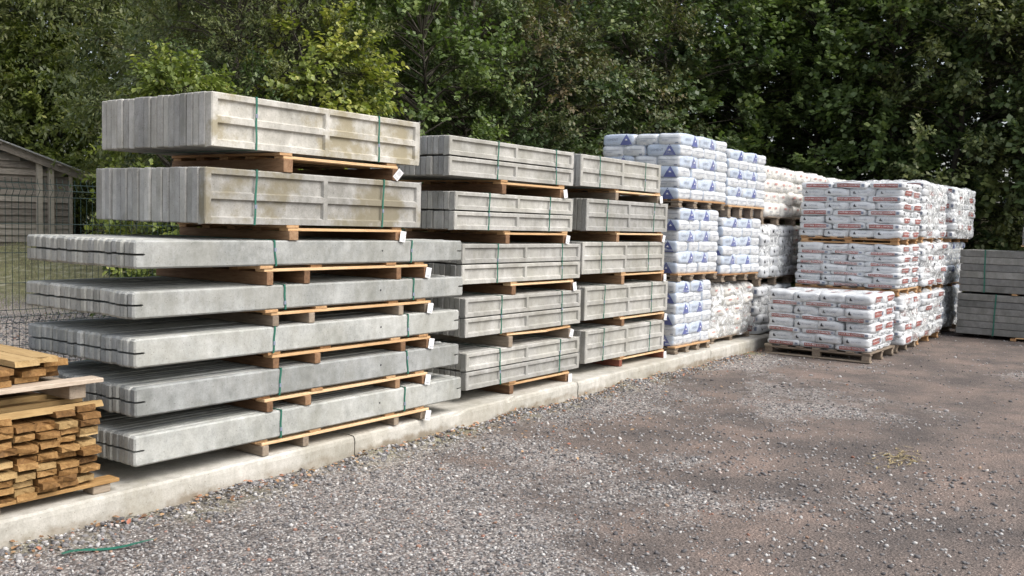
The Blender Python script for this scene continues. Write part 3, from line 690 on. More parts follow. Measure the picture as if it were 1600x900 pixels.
def block_pallet(x0, x1, y0, y1, z0, h, label, group, mat=M_PALG, nb=(3, 3), edge=None, skid=True):
    root = empty('pallet', (x0, y0, z0)); tag(root, label, 'pallet', group); Lx, Ly = x1 - x0, y1 - y0; t = .02
    bh = h - 3 * t if skid else h - 2 * t
    for i in range(nb[0]):
        for j in range(nb[1]):
            cx = .05 + (Lx - .1) * i / (nb[0] - 1); cy = .06 + (Ly - .12) * j / (nb[1] - 1)
            obj('block', box_mesh((.09, .10, bh - .002), mat, .004, 'block'), root, (cx, cy, (t if skid else 0) + bh / 2))
    for i in range(nb[0]):
        cx = .05 + (Lx - .1) * i / (nb[0] - 1)
        if skid: obj('skid_board', box_mesh((Ly, .095, t - .001), mat, .002, 'board'), root, (cx, Ly / 2, t / 2), (0, 0, R(90)))
        obj('stringer_board', box_mesh((Ly, .095, t - .001), mat, .002, 'board'), root, (cx, Ly / 2, (t if skid else 0) + bh + t / 2), (0, 0, R(90) + random.uniform(-.01, .01)))
    for j in range(7):
        obj('deck_board', box_mesh((Lx, .10, t - .001), edge or mat, .002, 'board'), root, (Lx / 2 + random.uniform(-.01, .01), .05 + (Ly - .1) * j / 6, (t if skid else 0) + bh + t * 1.5 + .001), (0, 0, random.uniform(-.01, .01)))
    return root
# cement by the third stack
GC = 'pale blue cement bag stacks'; GP = 'pallets under the bagged goods'
def cw(K, xa, xb, za, zb): return xa * K, xb * K, CH + (za - CH) * K, CH + (zb - CH) * K
C = [(KC, 9.34, 10.6, 1.965, 2.66, 6, 0, 'large pale blue cement bag stack at the very top, rising above the third concrete stack'),
     (KC, 9.38, 10.44, 1.165, 1.865, 6, 0, 'middle pale blue cement bag stack of the cement column beside the third concrete stack'),
     (KC, 9.38, 10.30, .385, 1.075, 6, 0, 'lowest pale blue cement bag stack, on a yellowish pallet on the plinth'),
     (KC, 10.66, 11.82, 1.94, 2.59, 6, 0, 'smaller pale blue cement bag stack on top of the second cement column'),
     (KC, 10.55, 11.74, 1.13, 1.79, 6, 0, 'pale blue cement bag stack directly above the crumpled white bags')]
for i, (K, xa, xb, za, zb, nl, f0, lb) in enumerate(C):
    a, b, c_, d_ = cw(K, xa, xb, za, zb)
    bag_stack(a, b, 4.5 * K, 4.5 * K + 1.04, c_, d_, nl, blue_bag, pat_C, f0, lb, GC, wrap=M_WRAPC, seed=i, name='cement_bag_stack', amp=.012, jit=.006)
CP = [(10.66, 11.8, 1.79, 1.94, 'pallet under the small cement stack on top of the second cement column'), (9.34, 10.55, 1.87, 1.965, 'pallet under the highest and largest cement stack'), (9.38, 10.42, 1.08, 1.165, 'pallet between the middle and lowest cement stacks of the first column'),
      (9.38, 10.30, .285, .38, 'pale yellowish pallet on the plinth under the lowest cement stack'), (10.55, 11.7, 1.035, 1.13, 'pallet on crumpled white bags under the middle cement stack of the second column')]
for xa, xb, za, zb, lb in CP:
    a, b, c_, d_ = cw(KC, xa, xb, za, zb)
    if 'plinth' in lb: c_ = .174
    block_pallet(a, b, 4.5 * KC - .01, 4.5 * KC + 1.05, c_ + .002, d_ - c_ - .004, lb, GP, M_PAL if i % 2 else M_PALG, (4, 3), M_PAL)
# crumpled white bags at the plinth
GW = 'cream white wrapped bag stacks on the plinth'
a, b, c_, d_ = cw(KW, 10.42, 11.66, .38, 1.0)
bag_stack(a, b, 5.0, 6.0, c_, d_ - .01, 5, cream_bag, pat_W, 0, 'crumpled white bag stack on the plinth below the second cement column', GW, wrap=M_WRAPH, seed=21, name='crumpled_bag_stack', amp=.045, jit=.025)
block_pallet(a + .03, b - .03, 5.0, 6.0, .176, c_ - .18, 'dark weathered pallet on the plinth under the crumpled white bags', GP)
for col in range(3):
    xa = 13.02 + col * 1.42; xb = xa + 1.36
    tn = ('nearest', 'middle', 'farthest')[col]
    for t, (za, zb, nl, tw) in enumerate(((1.85, 2.48, 4, 'top'), (1.06, 1.72, 5, 'middle'), (.30, .93, 5, 'bottom'))):
        za = CH + (za - CH) * KW; zb = CH + (zb - CH) * KW
        if t == 2 and col: continue
        y0 = 4.98 + col * .04
        if t == 2: za = .20
        bag_stack(xa, xb, y0, y0 + 1.0, za, zb, nl, cream_bag if (t == 0 or col) else red_bag, pat_W, 0, '%s of the cream white bag stacks in the %s column behind the red-banded bags' % (tw, tn), GW, wrap=M_WRAP if t == 0 else M_WRAPH, seed=30 + col * 3 + t, name='white_bag_stack', amp=.03, jit=.018)
        zp = (.174 if t == 2 and xa < 13.2 else .0) if t == 2 else CH + ((1.72, .93)[t] - CH) * KW + .01
        if t == 2: zp = .03
        block_pallet(xa + .02, xb - .02, y0 + .01, y0 + .99, zp, za - zp - .01, 'pallet under the %s cream white bag stack, %s column behind the red bands' % (tw, tn), GP)
# red banded concrete mix bags on the gravel
GR = 'white concrete mix bag stacks with red bands'
RS = [(12.5, 13.68, 3.30, 4.64, .145, .86, 8, 0, 'nearest low white bag stack with brick red bands, on a dark pallet', .015),
      (13.82, 14.98, 3.32, 4.72, 1.60, 2.36, 8, 1, 'top white bag stack with four rows of bold red bands facing the camera', .012),
      (13.82, 14.98, 3.30, 4.75, .90, 1.50, 8, 0, 'middle white bag stack with thin red bands, behind and above the nearest low one', .012),
      (13.82, 14.98, 3.25, 4.7, .13, .79, 7, 0, 'bottom wrapped bag stack with sagging clear film, right behind the nearest low stack', .03),
      (15.1, 16.6, 3.30, 4.7, 1.62, 2.43, 8, 1, 'top crinkle-wrapped bag stack, second deep in the red-banded rows', .02),
      (15.1, 16.6, 3.28, 4.7, .90, 1.53, 7, 0, 'middle crinkle-wrapped bag stack, second deep in the red-banded rows', .03),
      (15.1, 16.6, 3.28, 4.7, .13, .79, 7, 0, 'bottom crinkle-wrapped bag stack, second deep in the red-banded rows', .03),
      (17.0, 18.6, 3.24, 4.6, 1.62, 2.44, 7, 1, 'top grey-white wrapped bag stack, farthest right above the grey boards', .02),
      (17.05, 18.6, 3.36, 4.6, .86, 1.54, 7, 0, 'shadowed wrapped bag stack of bluish cement in the gap beside the grey boards', .02),
      (17.05, 18.6, 3.36, 4.6, .13, .78, 6, 0, 'lowest shadowed wrapped bag stack in the gap beside the grey boards', .02)]
for i, (a, b, c_, d_, za, zb, nl, f0, lb, jt) in enumerate(RS):
    mk = blue_bag if i in (8, 9) else red_bag
    bag_stack(a, b, c_, d_, za, zb, nl, mk, pat_R, f0, lb, GR if i < 8 else 'wrapped bag stacks in the far gap', wrap=M_WRAPC if i < 3 else M_WRAPH, seed=50 + i, name='concrete_mix_bag_stack' if i < 8 else 'cement_bag_stack', amp=.018 if i < 3 else .06, jit=jt * .7, hw=((1.12, .88) if i == 1 else (1.28, .72)) if i < 4 else (1, 1))
RP = [(12.47, 13.66, 3.27, 4.66, .008, .128, 'dark wet block pallet on the gravel under the nearest low red-banded stack'), (13.84, 14.96, 3.34, 4.7, 1.505, .092, 'pallet under the top red-banded stack facing the camera'),
      (13.82, 14.98, 3.30, 4.74, .795, .098, 'pallet under the middle red-banded stack facing the camera'), (13.84, 14.96, 3.28, 4.68, .008, .115, 'pallet on the gravel under the film-sagged stack'),
      (15.12, 16.58, 3.32, 4.68, 1.535, .08, 'pallet under the top stack, second deep in the red-banded rows'), (15.12, 16.58, 3.3, 4.68, .795, .1, 'pallet under the middle stack, second deep in the red-banded rows'),
      (15.12, 16.58, 3.3, 4.68, .008, .115, 'pallet on the gravel, second deep in the red-banded rows'), (17.05, 18.55, 3.3, 4.55, 1.545, .07, 'pallet under the top grey-white stack at the far right'),
      (17.05, 18.55, 3.38, 4.55, .785, .07, 'pallet between the two shadowed stacks in the far gap'), (17.05, 18.55, 3.38, 4.55, .008, .115, 'pallet on the gravel under the lowest shadowed stack in the far gap')]
for i, (a, b, c_, d_, z0, h, lb) in enumerate(RP):
    block_pallet(a, b, c_, d_, z0, h, lb, GP, M_PALG if i in (0, 3, 9) else M_PAL)

# ------------------------------------------------------------------ grey board bundles, far right
def far_bundle(y0, y1, z0, z1, nl, lb, straps, jx=.01):
    root = empty('fence_post_bundle', (17.0, y0, z0)); tag(root, lb, 'concrete bundle', 'grey post bundles at the far end'); h = (z1 - z0) / nl; L = y1 - y0
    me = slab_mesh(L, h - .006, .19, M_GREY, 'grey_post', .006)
    for l in range(nl):
        for q in range(5):
            obj('grey_post', me, root, (q * .2 + .195 + random.uniform(-.004, .004) * (q == 0), random.uniform(-jx, jx), l * h), (0, 0, R(90)))
    for s in straps:
        obj('strap', strap_mesh(1.0, z1 - z0, .022, random.uniform(-.03, .03)), root, (0, s - y0, 0), (0, 0, R(-90)), (1, 1, 1))
        root.children[-1].location = (.0, s - y0, 0)
    return root
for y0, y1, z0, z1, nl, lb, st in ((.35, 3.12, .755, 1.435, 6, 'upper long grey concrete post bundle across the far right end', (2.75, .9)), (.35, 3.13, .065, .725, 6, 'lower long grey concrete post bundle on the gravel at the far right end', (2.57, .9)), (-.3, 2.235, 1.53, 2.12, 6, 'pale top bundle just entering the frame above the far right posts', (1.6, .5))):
    r_ = far_bundle(y0, y1, z0, z1, nl, lb, st)
    for o in r_.children:
        if o.name.startswith('strap'): o.rotation_euler = (0, 0, R(-90)); o.location = (-.001, o.location.y, 0)
for z0, h, ys, lb in ((.006, .056, (2.28, 1.2, .6), 'low pallet on the gravel under the lower grey post bundle'), (.728, .024, (2.3, 1.2, .6), 'thin battens pallet between the two grey post bundles'), (1.438, .088, (2.1, 1.2, .2), 'pallet above the grey posts carrying the pale top bundle')):
    root = empty('pallet', (17.0, .4, z0)); tag(root, lb, 'pallet', GP)
    for y in ys: obj('bearer', box_mesh((1.0, .08, max(.02, h - .018)), M_PAL, .003, 'bearer'), root, (.48, y - .4, max(.02, h - .018) / 2))
    if h > .04:
        for xx in (.04, .48, .92): obj('deck_board', box_mesh((1.9, .09, .016), M_EDGE, .002, 'deck_board'), root, (xx, .9, h - .009), (0, 0, R(90)))

# ------------------------------------------------------------------ timber, lower left
def plank_mesh(L, W, T, mat, seed, rough_=.006):
    r_ = random.Random(seed); bm = bmesh.new(); nx = 8
    rows = []
    for i in range(nx + 1):
        x = -L / 2 + L * i / nx; row = []
        cup = r_.uniform(-.001, .001)
        for (y, z) in ((-.5, -.5), (-.17, -.5), (.17, -.5), (.5, -.5), (.5, .5), (.17, .5), (-.17, .5), (-.5, .5)):
            e_ = r_.uniform(-rough_, rough_) if i in (0, nx) else 0
            row.append(bm.verts.new((x + e_, y * W + r_.uniform(-.0012, .0012) + cup, z * T + r_.uniform(-.0012, .0012))))
        rows.append(row)
    for i in range(nx):
        for k in range(8): bm.faces.new((rows[i][k], rows[i][(k + 1) % 8], rows[i + 1][(k + 1) % 8], rows[i + 1][k]))
    for row, fl in ((rows[0], 1), (rows[-1], -1)):
        bm.faces.new(row[::-1] if fl > 0 else row)
    bmesh.ops.bevel(bm, geom=[e for e in bm.edges if e.calc_face_angle(0) > .9], offset=.0025, segments=1, affect='EDGES')
    return bm_mesh('plank', bm, mat)
PLK = [plank_mesh(1.9, random.uniform(.098, .106), random.uniform(.0265, .0305), (M_PLANK if k % 5 else M_PLANKL), k, .007) for k in range(14)]
pk = empty('plank_pack', (1.6, 4.62, .24)); tag(pk, 'large pack of brown rough-ended timber planks stacked at the lower left', 'timber pack')
nc, nr = 12, 12
for c_ in range(nc):
    xb = 2.80 - 1.6 - c_ * .1085; zc = 0
    for r_ in range(nr + (c_ in (0, 1, 4, 5))):
        T = .0305; lim = nr
        yj = random.gauss(0, .016) - (.03 if random.random() < .10 else 0)
        o = obj('plank', random.choice(PLK), pk, (xb - .055 + random.gauss(0, .004) + (.0 if r_ else .0), .95 + yj, (r_ + .5) * T), (random.uniform(-.012, .012), random.uniform(-.02, .02), R(90) + random.uniform(-.006, .006)))
zt = .24 + nr * .0305
tp = empty('pallet', (1.5, 4.62, .174)); tag(tp, 'rough brown pallet under the plank pack, its end jutting over the plinth', 'pallet', GP)
for x, y in ((2.83, .03), (2.83, .9), (1.7, .03), (1.7, .9), (2.25, .03)): obj('block', box_mesh((.10, .10, .045), M_PALG, .004, 'block'), tp, (x - 1.5, y + .03, .0225))
for k, y in enumerate((.05, .5, .95, 1.4)): obj('deck_board', box_mesh((1.45, .1, .019), M_PLANK, .002, 'deck_board'), tp, (.70, y, .0565 ))
# two cross battens on the pack, under the upper pallet
G5 = 'pale battens lying along the plank pack'
for k, (y, z, lb) in enumerate(((4.70, zt + .034, 'front pale batten lying along the top of the plank pack'), (4.80, zt + .045, 'middle pale batten behind the front one on the plank pack'), (4.92, zt + .06, 'rear pale batten, highest of the three under the white deck board'))):
    o = obj('batten', plank_mesh(2.3, .09 , .034, M_PLANKL, 40 + k), None, (1.70 - k * .05, y, z + .02 * (k == 0)), (R(-10 if k == 0 else -4), 0, R(.6 * k)))
    o.location.z = zt + .038 + k * .012
    tag(o, lb, 'batten', G5)
up = empty('pallet', (1.4, 4.62, zt + .09)); tag(up, 'upper pallet with a bleached white front board, resting on the plank pack battens', 'pallet', GP)
for x in (2.72, 2.0, 1.5): obj('bearer', box_mesh((1.5, .09, .075), M_PALG, .004, 'bearer'), up, (x - 1.4, .80, .03), (0, 0, R(90)))
obj('deck_board', box_mesh((1.55, .11, .022), M_WHITEWOOD, .002, 'deck_board'), up, (.665, .065, .082), (0, 0, R(0)))
for y in (.5, .95, 1.4): obj('deck_board', box_mesh((1.45, .1, .022), M_PALG, .002, 'deck_board'), up, (.7, y, .082))
zu = zt + .09 + .095
LB = [('loose brown plank, highest and longest of the upper pile', 2.60, 4.72, 3, 'L'), ('pale yellow plank lying in front of the highest loose plank', 2.46, 4.66, 3, 'L'), ('short brown plank tucked under the right end of the highest loose plank', 2.66, 4.78, 2, 'D'),
      ('broken-ended brown plank at the left of the upper pile', 2.30, 4.66, 1.9, 'D'), ('brown plank under the broken-ended one', 2.33, 4.69, 1, 'D'), ('bottom plank beneath the broken-ended pair', 2.32, 4.68, 0, 'D'),
      ('rough brown plank in the middle of the upper pile', 2.50, 4.72, 1, 'D'), ('lowest rough plank in the middle of the upper pile', 2.51, 4.74, 0, 'D'), ('small brown offcut plank on the right of the upper pile', 2.63, 4.80, 1, 'D'), ('lowest right offcut plank on the upper pallet', 2.64, 4.84, 0, 'D'),
      ('left edge loose plank on the white deck board', 2.16, 4.60, 0, 'D'), ('second plank at the left edge of the upper pile', 2.18, 4.70, 1, 'D'), ('pale plank across the back of the upper pile', 2.2, 4.9, 2, 'L')]
for k, (lb, x, y, lv, tn) in enumerate(LB):
    o = obj('loose_plank', plank_mesh(1.7, .125, .030, M_PLANKL if tn == 'L' else M_PLANK, 60 + k, .008), None, (x, y + .85, zu + .016 + lv * .0315), (random.uniform(-.02, .02), 0, R(90) + R((k * 37 % 7) - 3) * .5))
    tag(o, lb, 'plank', 'loose planks on the upper pallet')

# ------------------------------------------------------------------ mesh fence
def fence_y(z):
    for zc in (1.81, .845):
        if abs(z - zc) < .05: return -.035 * (1 - abs(z - zc) / .05)
    return 0
FY = 7.3; fr = empty('mesh_fence', (0, FY, 0)); tag(fr, 'dark green welded mesh fence with folded wires behind the stacks', 'fence')
zs = [.03, .25, .44, .62, .795, .845, .895, 1.1, 1.33, 1.55, 1.76, 1.81, 1.86, 1.895]
for pnl in range(-1, 8):
    xa = .35 + pnl * 2.5; bm = bmesh.new(); nwire = int(2.44 / .05)
    for i in range(nwire + 1):
        x = xa + .03 + i * .05
        prev = None
        pts_ = [.03, .795, .845, .895, 1.76, 1.81, 1.86, 1.9]
        for z0, z1 in zip(pts_[:-1], pts_[1:]): tube(bm, (x, fence_y(z0), z0), (x, fence_y(z1), z1), .0023, .0023, 4)
    for z in (.05, .25, .45, .62, .795, .845, .895, 1.1, 1.33, 1.55, 1.76, 1.81, 1.86):
        tube(bm, (xa + .01, fence_y(z) - .005, z), (xa + 2.47, fence_y(z) - .005, z), .0026, .0026, 4)
    obj('mesh_panel', bm_mesh('mesh_panel', bm, M_FENCE), fr)
    obj('fence_post', box_mesh((.06, .04, 1.95), M_FENCE, .002, 'fence_post'), fr, (xa - .005, .05, .975))

# ------------------------------------------------------------------ shed
sh = empty('timber_shed', (13.6, 23.7, .5)); tag(sh, 'weathered grey timber shed with a sloping roof beyond the fence at the left', 'shed')
W0, slope = 8.5, (3.30 - 2.76) / 1.8
SX0 = -W0
def roofz(x): return 2.60 - .5 - x * slope     # x is local, 0 at the right end, negative leftwards
nb = 0
z = -.3
while z < roofz(SX0) - .1:
    xr = 0 if z + .15 < roofz(0) else (2.60 - .5 - z - .15) / slope
    xr = min(0, xr); bm = bmesh.new()
    tl = random.uniform(-.006, .006)
    v8 = [(SX0, 0, 0), (xr, 0, 0), (xr, 0, .175), (SX0, 0, .175)]
    a_ = [bm.verts.new((x, -.05, zz)) if zz == 0 else bm.verts.new((x, -.006, zz)) for x, _, zz in v8]; b_ = [bm.verts.new((x, .012, zz)) for x, _, zz in v8]
    bm.faces.new(a_); bm.faces.new(b_[::-1])
    for i in range(4): bm.faces.new((a_[i], b_[i], b_[(i + 1) % 4], a_[(i + 1) % 4]))
    if xr > SX0 + .3: obj('wall_board', bm_mesh('wall_board', bm, M_SHED), sh, (0, random.uniform(-.006, .006), z), (0, tl * .3, 0))
    z += .165
for x, h in ((-.85, roofz(-.85)), (-.55, roofz(-.55)), (-3.2, roofz(-3.2)), (-.03, roofz(0))):
    obj('post', box_mesh((.13 if x < -.1 else .07, .1, h + .3), M_SHEDP, .006, 'post'), sh, (x, -.085, (h - .3) / 2))
ang = math.atan(slope)
obj('rear_wall', box_mesh((W0 - .1, .05, 1.9), M_SHED, .004, 'wall'), sh, (-W0 / 2, 4.0, .65))
obj('side_wall', box_mesh((3.9, .05, 2.2), M_SHED, .004, 'wall'), sh, (-.03, 2.0, .9), (0, 0, R(90)))
obj('barge_board', box_mesh((W0 + .8, .04, .2), M_SHED, .004, 'barge_board'), sh, (-W0 / 2 + .2, -.19, roofz(-W0 / 2 + .2) + .02), (0, ang, 0))
obj('roof', box_mesh((W0 + .9, 4.6, .035), M_ROOF, .004, 'roof'), sh, (-W0 / 2 + .15, 2.0, roofz(-W0 / 2 + .15) + .13), (0, ang, 0))
for k in range(5): obj('rafter_end', box_mesh((.12, .3, .09), M_SHED, .004, 'rafter'), sh, (-k * 1.5 - .4, -.12, roofz(-k * 1.5 - .4) + .09), (0, ang, 0))

# ------------------------------------------------------------------ foliage
def leaf_mesh(name, P, D, Nn, Ln, wr, tone, mat, lod=False):
    D = D / np.linalg.norm(D, axis=1, keepdims=True); S = np.cross(D, Nn); S /= np.linalg.norm(S, axis=1, keepdims=True) + 1e-9
    U = np.cross(S, D); L = Ln[:, None]; W = L * wr; curl = U * L * rng.uniform(-.18, .05, (len(P), 1))
    if lod:
        V = np.stack([P, P + D * L * .45 + S * W * .5, P + D * L + curl, P + D * L * .45 - S * W * .5], 1); k = len(P)
        return mesh_np(name, V.reshape(-1, 3), np.arange(k * 4).reshape(-1, 4), mat, attrs=[('tone', 'FACE', tone)])
    V = np.stack([P, P + D * L * .32 + S * W * .5 + U * W * .14, P + D * L * .72 + S * W * .40 + U * W * .12 + curl * .5, P + D * L + curl, P + D * L * .72 - S * W * .40 + U * W * .12 + curl * .5, P + D * L * .32 - S * W * .5 + U * W * .14], 1)
    k = len(P); o = (np.arange(k) * 6)[:, None]
    F = np.concatenate([o + np.array([0, 1, 2, 3]), o + np.array([0, 3, 4, 5])], 0)
    return mesh_np(name, V.reshape(-1, 3), F, mat, attrs=[('tone', 'FACE', np.concatenate([tone, tone]))])
def unit(v_): return v_ / (np.linalg.norm(v_, axis=-1, keepdims=True) + 1e-9)
def tree(x, y, h, rad, nclump, leaf, wr, mat, label, group, name='tree', low=.06, droop=0., spread=.5, per=(9, 13), tone_mid=.4, lean=(0, 0)):
    far = y > 11.5 or x > 22; lod = not name.startswith('hazel')
    nclump = int(nclump * (1.5 if far else 1.4)); leaf *= 1.12 if far else (1.12 if x > 17.5 else .95); wr = wr * 1.15 if lod else wr
    zg = gz(x, y) - .05; root = empty(name, (x, y, zg)); tag(root, label, 'tree' if 'bush' not in name else 'bush', group)
    t = rng.uniform(low, 1, nclump) ** .9; prof = np.sqrt(np.clip(1 - ((t - .45) / .62) ** 2, .04, 1))
    ang = rng.uniform(0, 2 * np.pi, nclump); rr = prof * rad * (.45 + .55 * np.sqrt(rng.uniform(0, 1, nclump))) * (1 + .22 * np.sin(ang * 3 + t * 9 + x))
    Cc = np.stack([rr * np.cos(ang) + lean[0] * t, rr * np.sin(ang) + lean[1] * t, t * h], 1)
    bm = bmesh.new(); hb = h * .82; tr_r = .028 * h * .5
    pp = [Vector((mnoise.noise(Vector((x, y, q * .9))) * .25 + lean[0] * q / 5, mnoise.noise(Vector((y, x, q * .9))) * .25 + lean[1] * q / 5, hb * q / 5)) for q in range(6)]; pp[0].xy = (0, 0)
    for q in range(5): tube(bm, pp[q], pp[q + 1], tr_r * (1 - q / 6), tr_r * (1 - (q + 1) / 6), 7)
    obj('trunk', bm_mesh('trunk', bm, M_BARK, smooth=True), root)
    bm = bmesh.new(); P, D, NN, LL, TT = [], [], [], [], []
    for i in range(nclump):
        c_ = Cc[i]; q = max(0, min(4.99, (c_[2] - .35 * np.hypot(c_[0], c_[1])) / hb * 5)); b0 = pp[int(q)].lerp(pp[int(q) + 1], q % 1); cv_ = Vector(c_)
        mid = b0.lerp(cv_, .55) + Vector((0, 0, .12)); tube(bm, b0, mid, .014, .009, 4); tube(bm, mid, cv_, .009, .004, 4)
        ctone = rng.normal(tone_mid, .16) + .12 * (t[i] - .5)
        outw = unit(np.array([c_[0], c_[1], .35 * rad + .1 * h * (t[i] - .3)]))
        for s in range(rng.integers(per[0], per[1])):
            d = unit(outw * .9 + rng.normal(0, .62, 3) + np.array([0, 0, .12 - droop])); tl = spread * rng.uniform(.6, 1.25)
            nL = max(5, int(tl / (leaf * .36))); u = np.linspace(.15, 1, nL)
            bend = np.array([0, 0, -droop * .5 - .1]); pts_ = c_ + d * tl * u[:, None] + bend * (u[:, None] ** 2) * tl
            if not far: tube(bm, cv_, Vector(pts_[-1]), .003, .0015, 3)
            side = unit(np.cross(d, rng.normal(0, 1, 3))); alt = np.where(np.arange(nL) % 2 == 0, 1, -1)[:, None]
            ld = unit(d * .7 + side * alt * .9 + rng.normal(0, .28, (nL, 3)) + np.array([0, 0, -.25]))
            P.append(pts_ + rng.normal(0, .012, (nL, 3))); D.append(ld); NN.append(unit(np.array([0, 0, 1.]) + outw * .55 + rng.normal(0, .42, (nL, 3))))
            LL.append(leaf * rng.uniform(.6, 1.2, nL)); TT.append(np.clip(ctone + rng.normal(0, .15, nL) + (rng.uniform(0, 1, nL) > .985) * .5, 0, 1))
    obj('branches', bm_mesh('branches', bm, M_BARK), root)
    me = leaf_mesh('crown', np.concatenate(P), np.concatenate(D), np.concatenate(NN), np.concatenate(LL), wr, np.concatenate(TT), mat, lod)
    obj('crown', me, root)['kind'] = 'stuff'
    tree.total += sum(len(q) for q in LL); return root
tree.total = 0
GT = 'hedgerow trees behind the stacks'
TREES = [
 # x, y, h, rad, clumps, leaf, width, mat, kwargs, label
 (6.55, 9.2, 2.9, .55, 80, .07, .7, L_YELLOW, dict(name='hazel_bush', tone_mid=.25, low=.03, spread=.38), 'yellow-green bush against the mesh fence, left of the gravel boards'),
 (7.5, 9.7, 2.8, .85, 60, .065, .45, L_DARK, dict(name='hedge_bush', low=.02), 'dark green bush low behind the mesh fence beside the shed'),
 (8.5, 10.6, 5.6, 1.4, 120, .06, .35, L_OLIVE, dict(low=.1, droop=.25), 'olive narrow-leaved tree directly behind the left end of the gravel boards'),
 (8.55, 9.2, 3.75, .72, 56, .072, .85, L_YELLOW, dict(name='hazel_bush', tone_mid=.62), 'bright lime hazel bush peeping over the top gravel board bundle'),
 (9.2, 10.3, 5.6, 1.3, 110, .06, .4, L_OLIVE, dict(droop=.15), 'grey-green fine-leaved tree behind the bright hazel'),
 (10.6, 9.3, 4.9, 1.2, 100, .08, .8, L_HAZEL, dict(tone_mid=.32), 'hazel tree above the right end of the top gravel board bundle'),
 (12.2, 9.6, 4.9, 1.25, 105, .075, .55, L_DARK, dict(tone_mid=.5), 'dark tree right of the small sky gap'),
 (13.2, 9.0, 5.2, 1.2, 95, .075, .55, L_RUST, dict(tone_mid=.5), 'rust-tinged tree behind the second concrete stack'),
 (14.7, 9.3, 6.8, 1.45, 115, .085, .7, L_DARK, dict(tone_mid=.45), 'tall dark tree behind the third concrete stack'),
 (16.3, 9.0, 5.8, 1.3, 100, .085, .5, L_RUST, dict(tone_mid=.42), 'reddish brown tinted tree just left of the cement bags'),
 (18.0, 9.0, 7.4, 1.55, 115, .10, .8, L_DARK, dict(tone_mid=.4), 'tall deep green tree behind the highest cement stack'),
 (19.9, 8.2, 6.2, 1.35, 105, .11, .85, L_HAZEL, dict(tone_mid=.25), 'broad-leaved hazel right of the cement stacks'),
 (20.6, 6.7, 7.2, 1.4, 110, .105, .85, L_HAZEL, dict(tone_mid=.32), 'tall broad-leaved hazel rising behind the cream bags'),
 (20.6, 5.2, 6.6, 1.35, 105, .11, .85, L_HAZEL, dict(tone_mid=.2), 'broad-leaved hazel behind the top red-banded stack'),
 (20.4, 3.9, 7.5, 1.4, 110, .10, .6, L_OLIVE, dict(tone_mid=.5), 'pale willow-like tree above the far right bag stack'),
 (20.8, 2.5, 7.2, 1.4, 105, .11, .85, L_DARK, dict(tone_mid=.6), 'dark broad-leaved tree above the far grey posts'),
 (20.8, .9, 7.4, 1.5, 80, .11, .8, L_DARK, dict(), 'dark tree at the extreme right edge of the view'),
 (10.0, 12.8, 6.8, 1.7, 100, .10, .4, L_OLIVE, dict(droop=.2, spread=.65), 'tall olive tree in the second row, behind the left bushes'),
 (11.3, 12.8, 6.8, 1.8, 80, .11, .5, L_OLIVE, dict(spread=.65), 'second-row olive tree behind the grey-green one'),
 (14.0, 12.6, 8.2, 1.9, 80, .12, .6, L_DARK, dict(spread=.7), 'second-row dark tree behind the rust-tinged one'),
 (16.8, 12.4, 6.1, 2.0, 75, .12, .6, L_DARK, dict(spread=.7), 'second-row dark tree behind the reddish one'),
 (19.8, 11.8, 9.2, 2.1, 85, .13, .7, L_DARK, dict(spread=.75), 'second-row dark tree in the deep corner of the hedge'),
 (22.8, 9.4, 9.2, 2.1, 85, .13, .7, L_DARK, dict(spread=.75), 'second-row dark tree behind the hazels, left part'),
 (23.2, 6.6, 9.0, 2.1, 85, .13, .7, L_DARK, dict(spread=.75), 'second-row dark tree behind the hazels, middle'),
 (23.2, 4.0, 9.2, 2.1, 85, .13, .7, L_DARK, dict(spread=.75), 'second-row dark tree behind the pale willow-like one'),
 (23.2, 1.4, 9.0, 2.1, 75, .13, .7, L_DARK, dict(spread=.75), 'second-row dark tree at the far right'),
 (15.5, 17.5, 7.6, 2.0, 80, .13, .45, L_OLIVE, dict(spread=.75, droop=.2), 'third-row olive tree below the sky gap'),
 (13.2, 18.6, 9.0, 2.4, 90, .14, .4, L_OLIVE, dict(spread=.8, droop=.25), 'big olive tree between the shed and the hedgerow'),
 (14.1, 25.9, 5.6, 1.15, 110, .12, .6, L_YELLOW, dict(name='shrub_bush', spread=.55, tone_mid=.35), 'yellow-green shrub rising over the right end of the shed roof'),
 (11.6, 27.6, 6.0, 2.2, 110, .13, .45, L_OLIVE, dict(spread=.8, tone_mid=.45), 'low olive thicket just above the shed roof at the left edge'),
 (15.0, 26.8, 11.5, 2.4, 150, .15, .35, L_OLIVE, dict(spread=1.0, droop=.3, tone_mid=.55), 'pale willow leaning over the shed roof, nearest of the willows'),
 (13.2, 29.5, 11.5, 3.2, 190, .16, .35, L_OLIVE, dict(spread=1.1, droop=.3, tone_mid=.5), 'large pale willow standing behind the shed'),
 (16.6, 28.5, 11.0, 3.0, 150, .16, .38, L_OLIVE, dict(spread=1.1, droop=.25, tone_mid=.35), 'large willow to the right behind the shed'),
 (10.8, 31.5, 12.5, 3.2, 130, .17, .35, L_OLIVE, dict(spread=1.1, droop=.3, tone_mid=.45), 'large willow at the extreme left behind the shed'),
 (20.5, 30.0, 11.5, 3.3, 110, .17, .4, L_OLIVE, dict(spread=1.1, droop=.2, tone_mid=.3), 'distant willow seen above the olive hedgerow trees'),
]
for x, y, h, rad, ncl, lf, wr, mt, kw, lb in TREES:
    kw = dict(kw); nm = kw.pop('name', 'broadleaf_tree'); kw.setdefault('spread', .5)
    tree(x, y, h, rad, ncl, lf, wr, mt, lb, GT if y < 20 else 'willows behind the shed', nm, **kw)
print('LEAVES', tree.total)
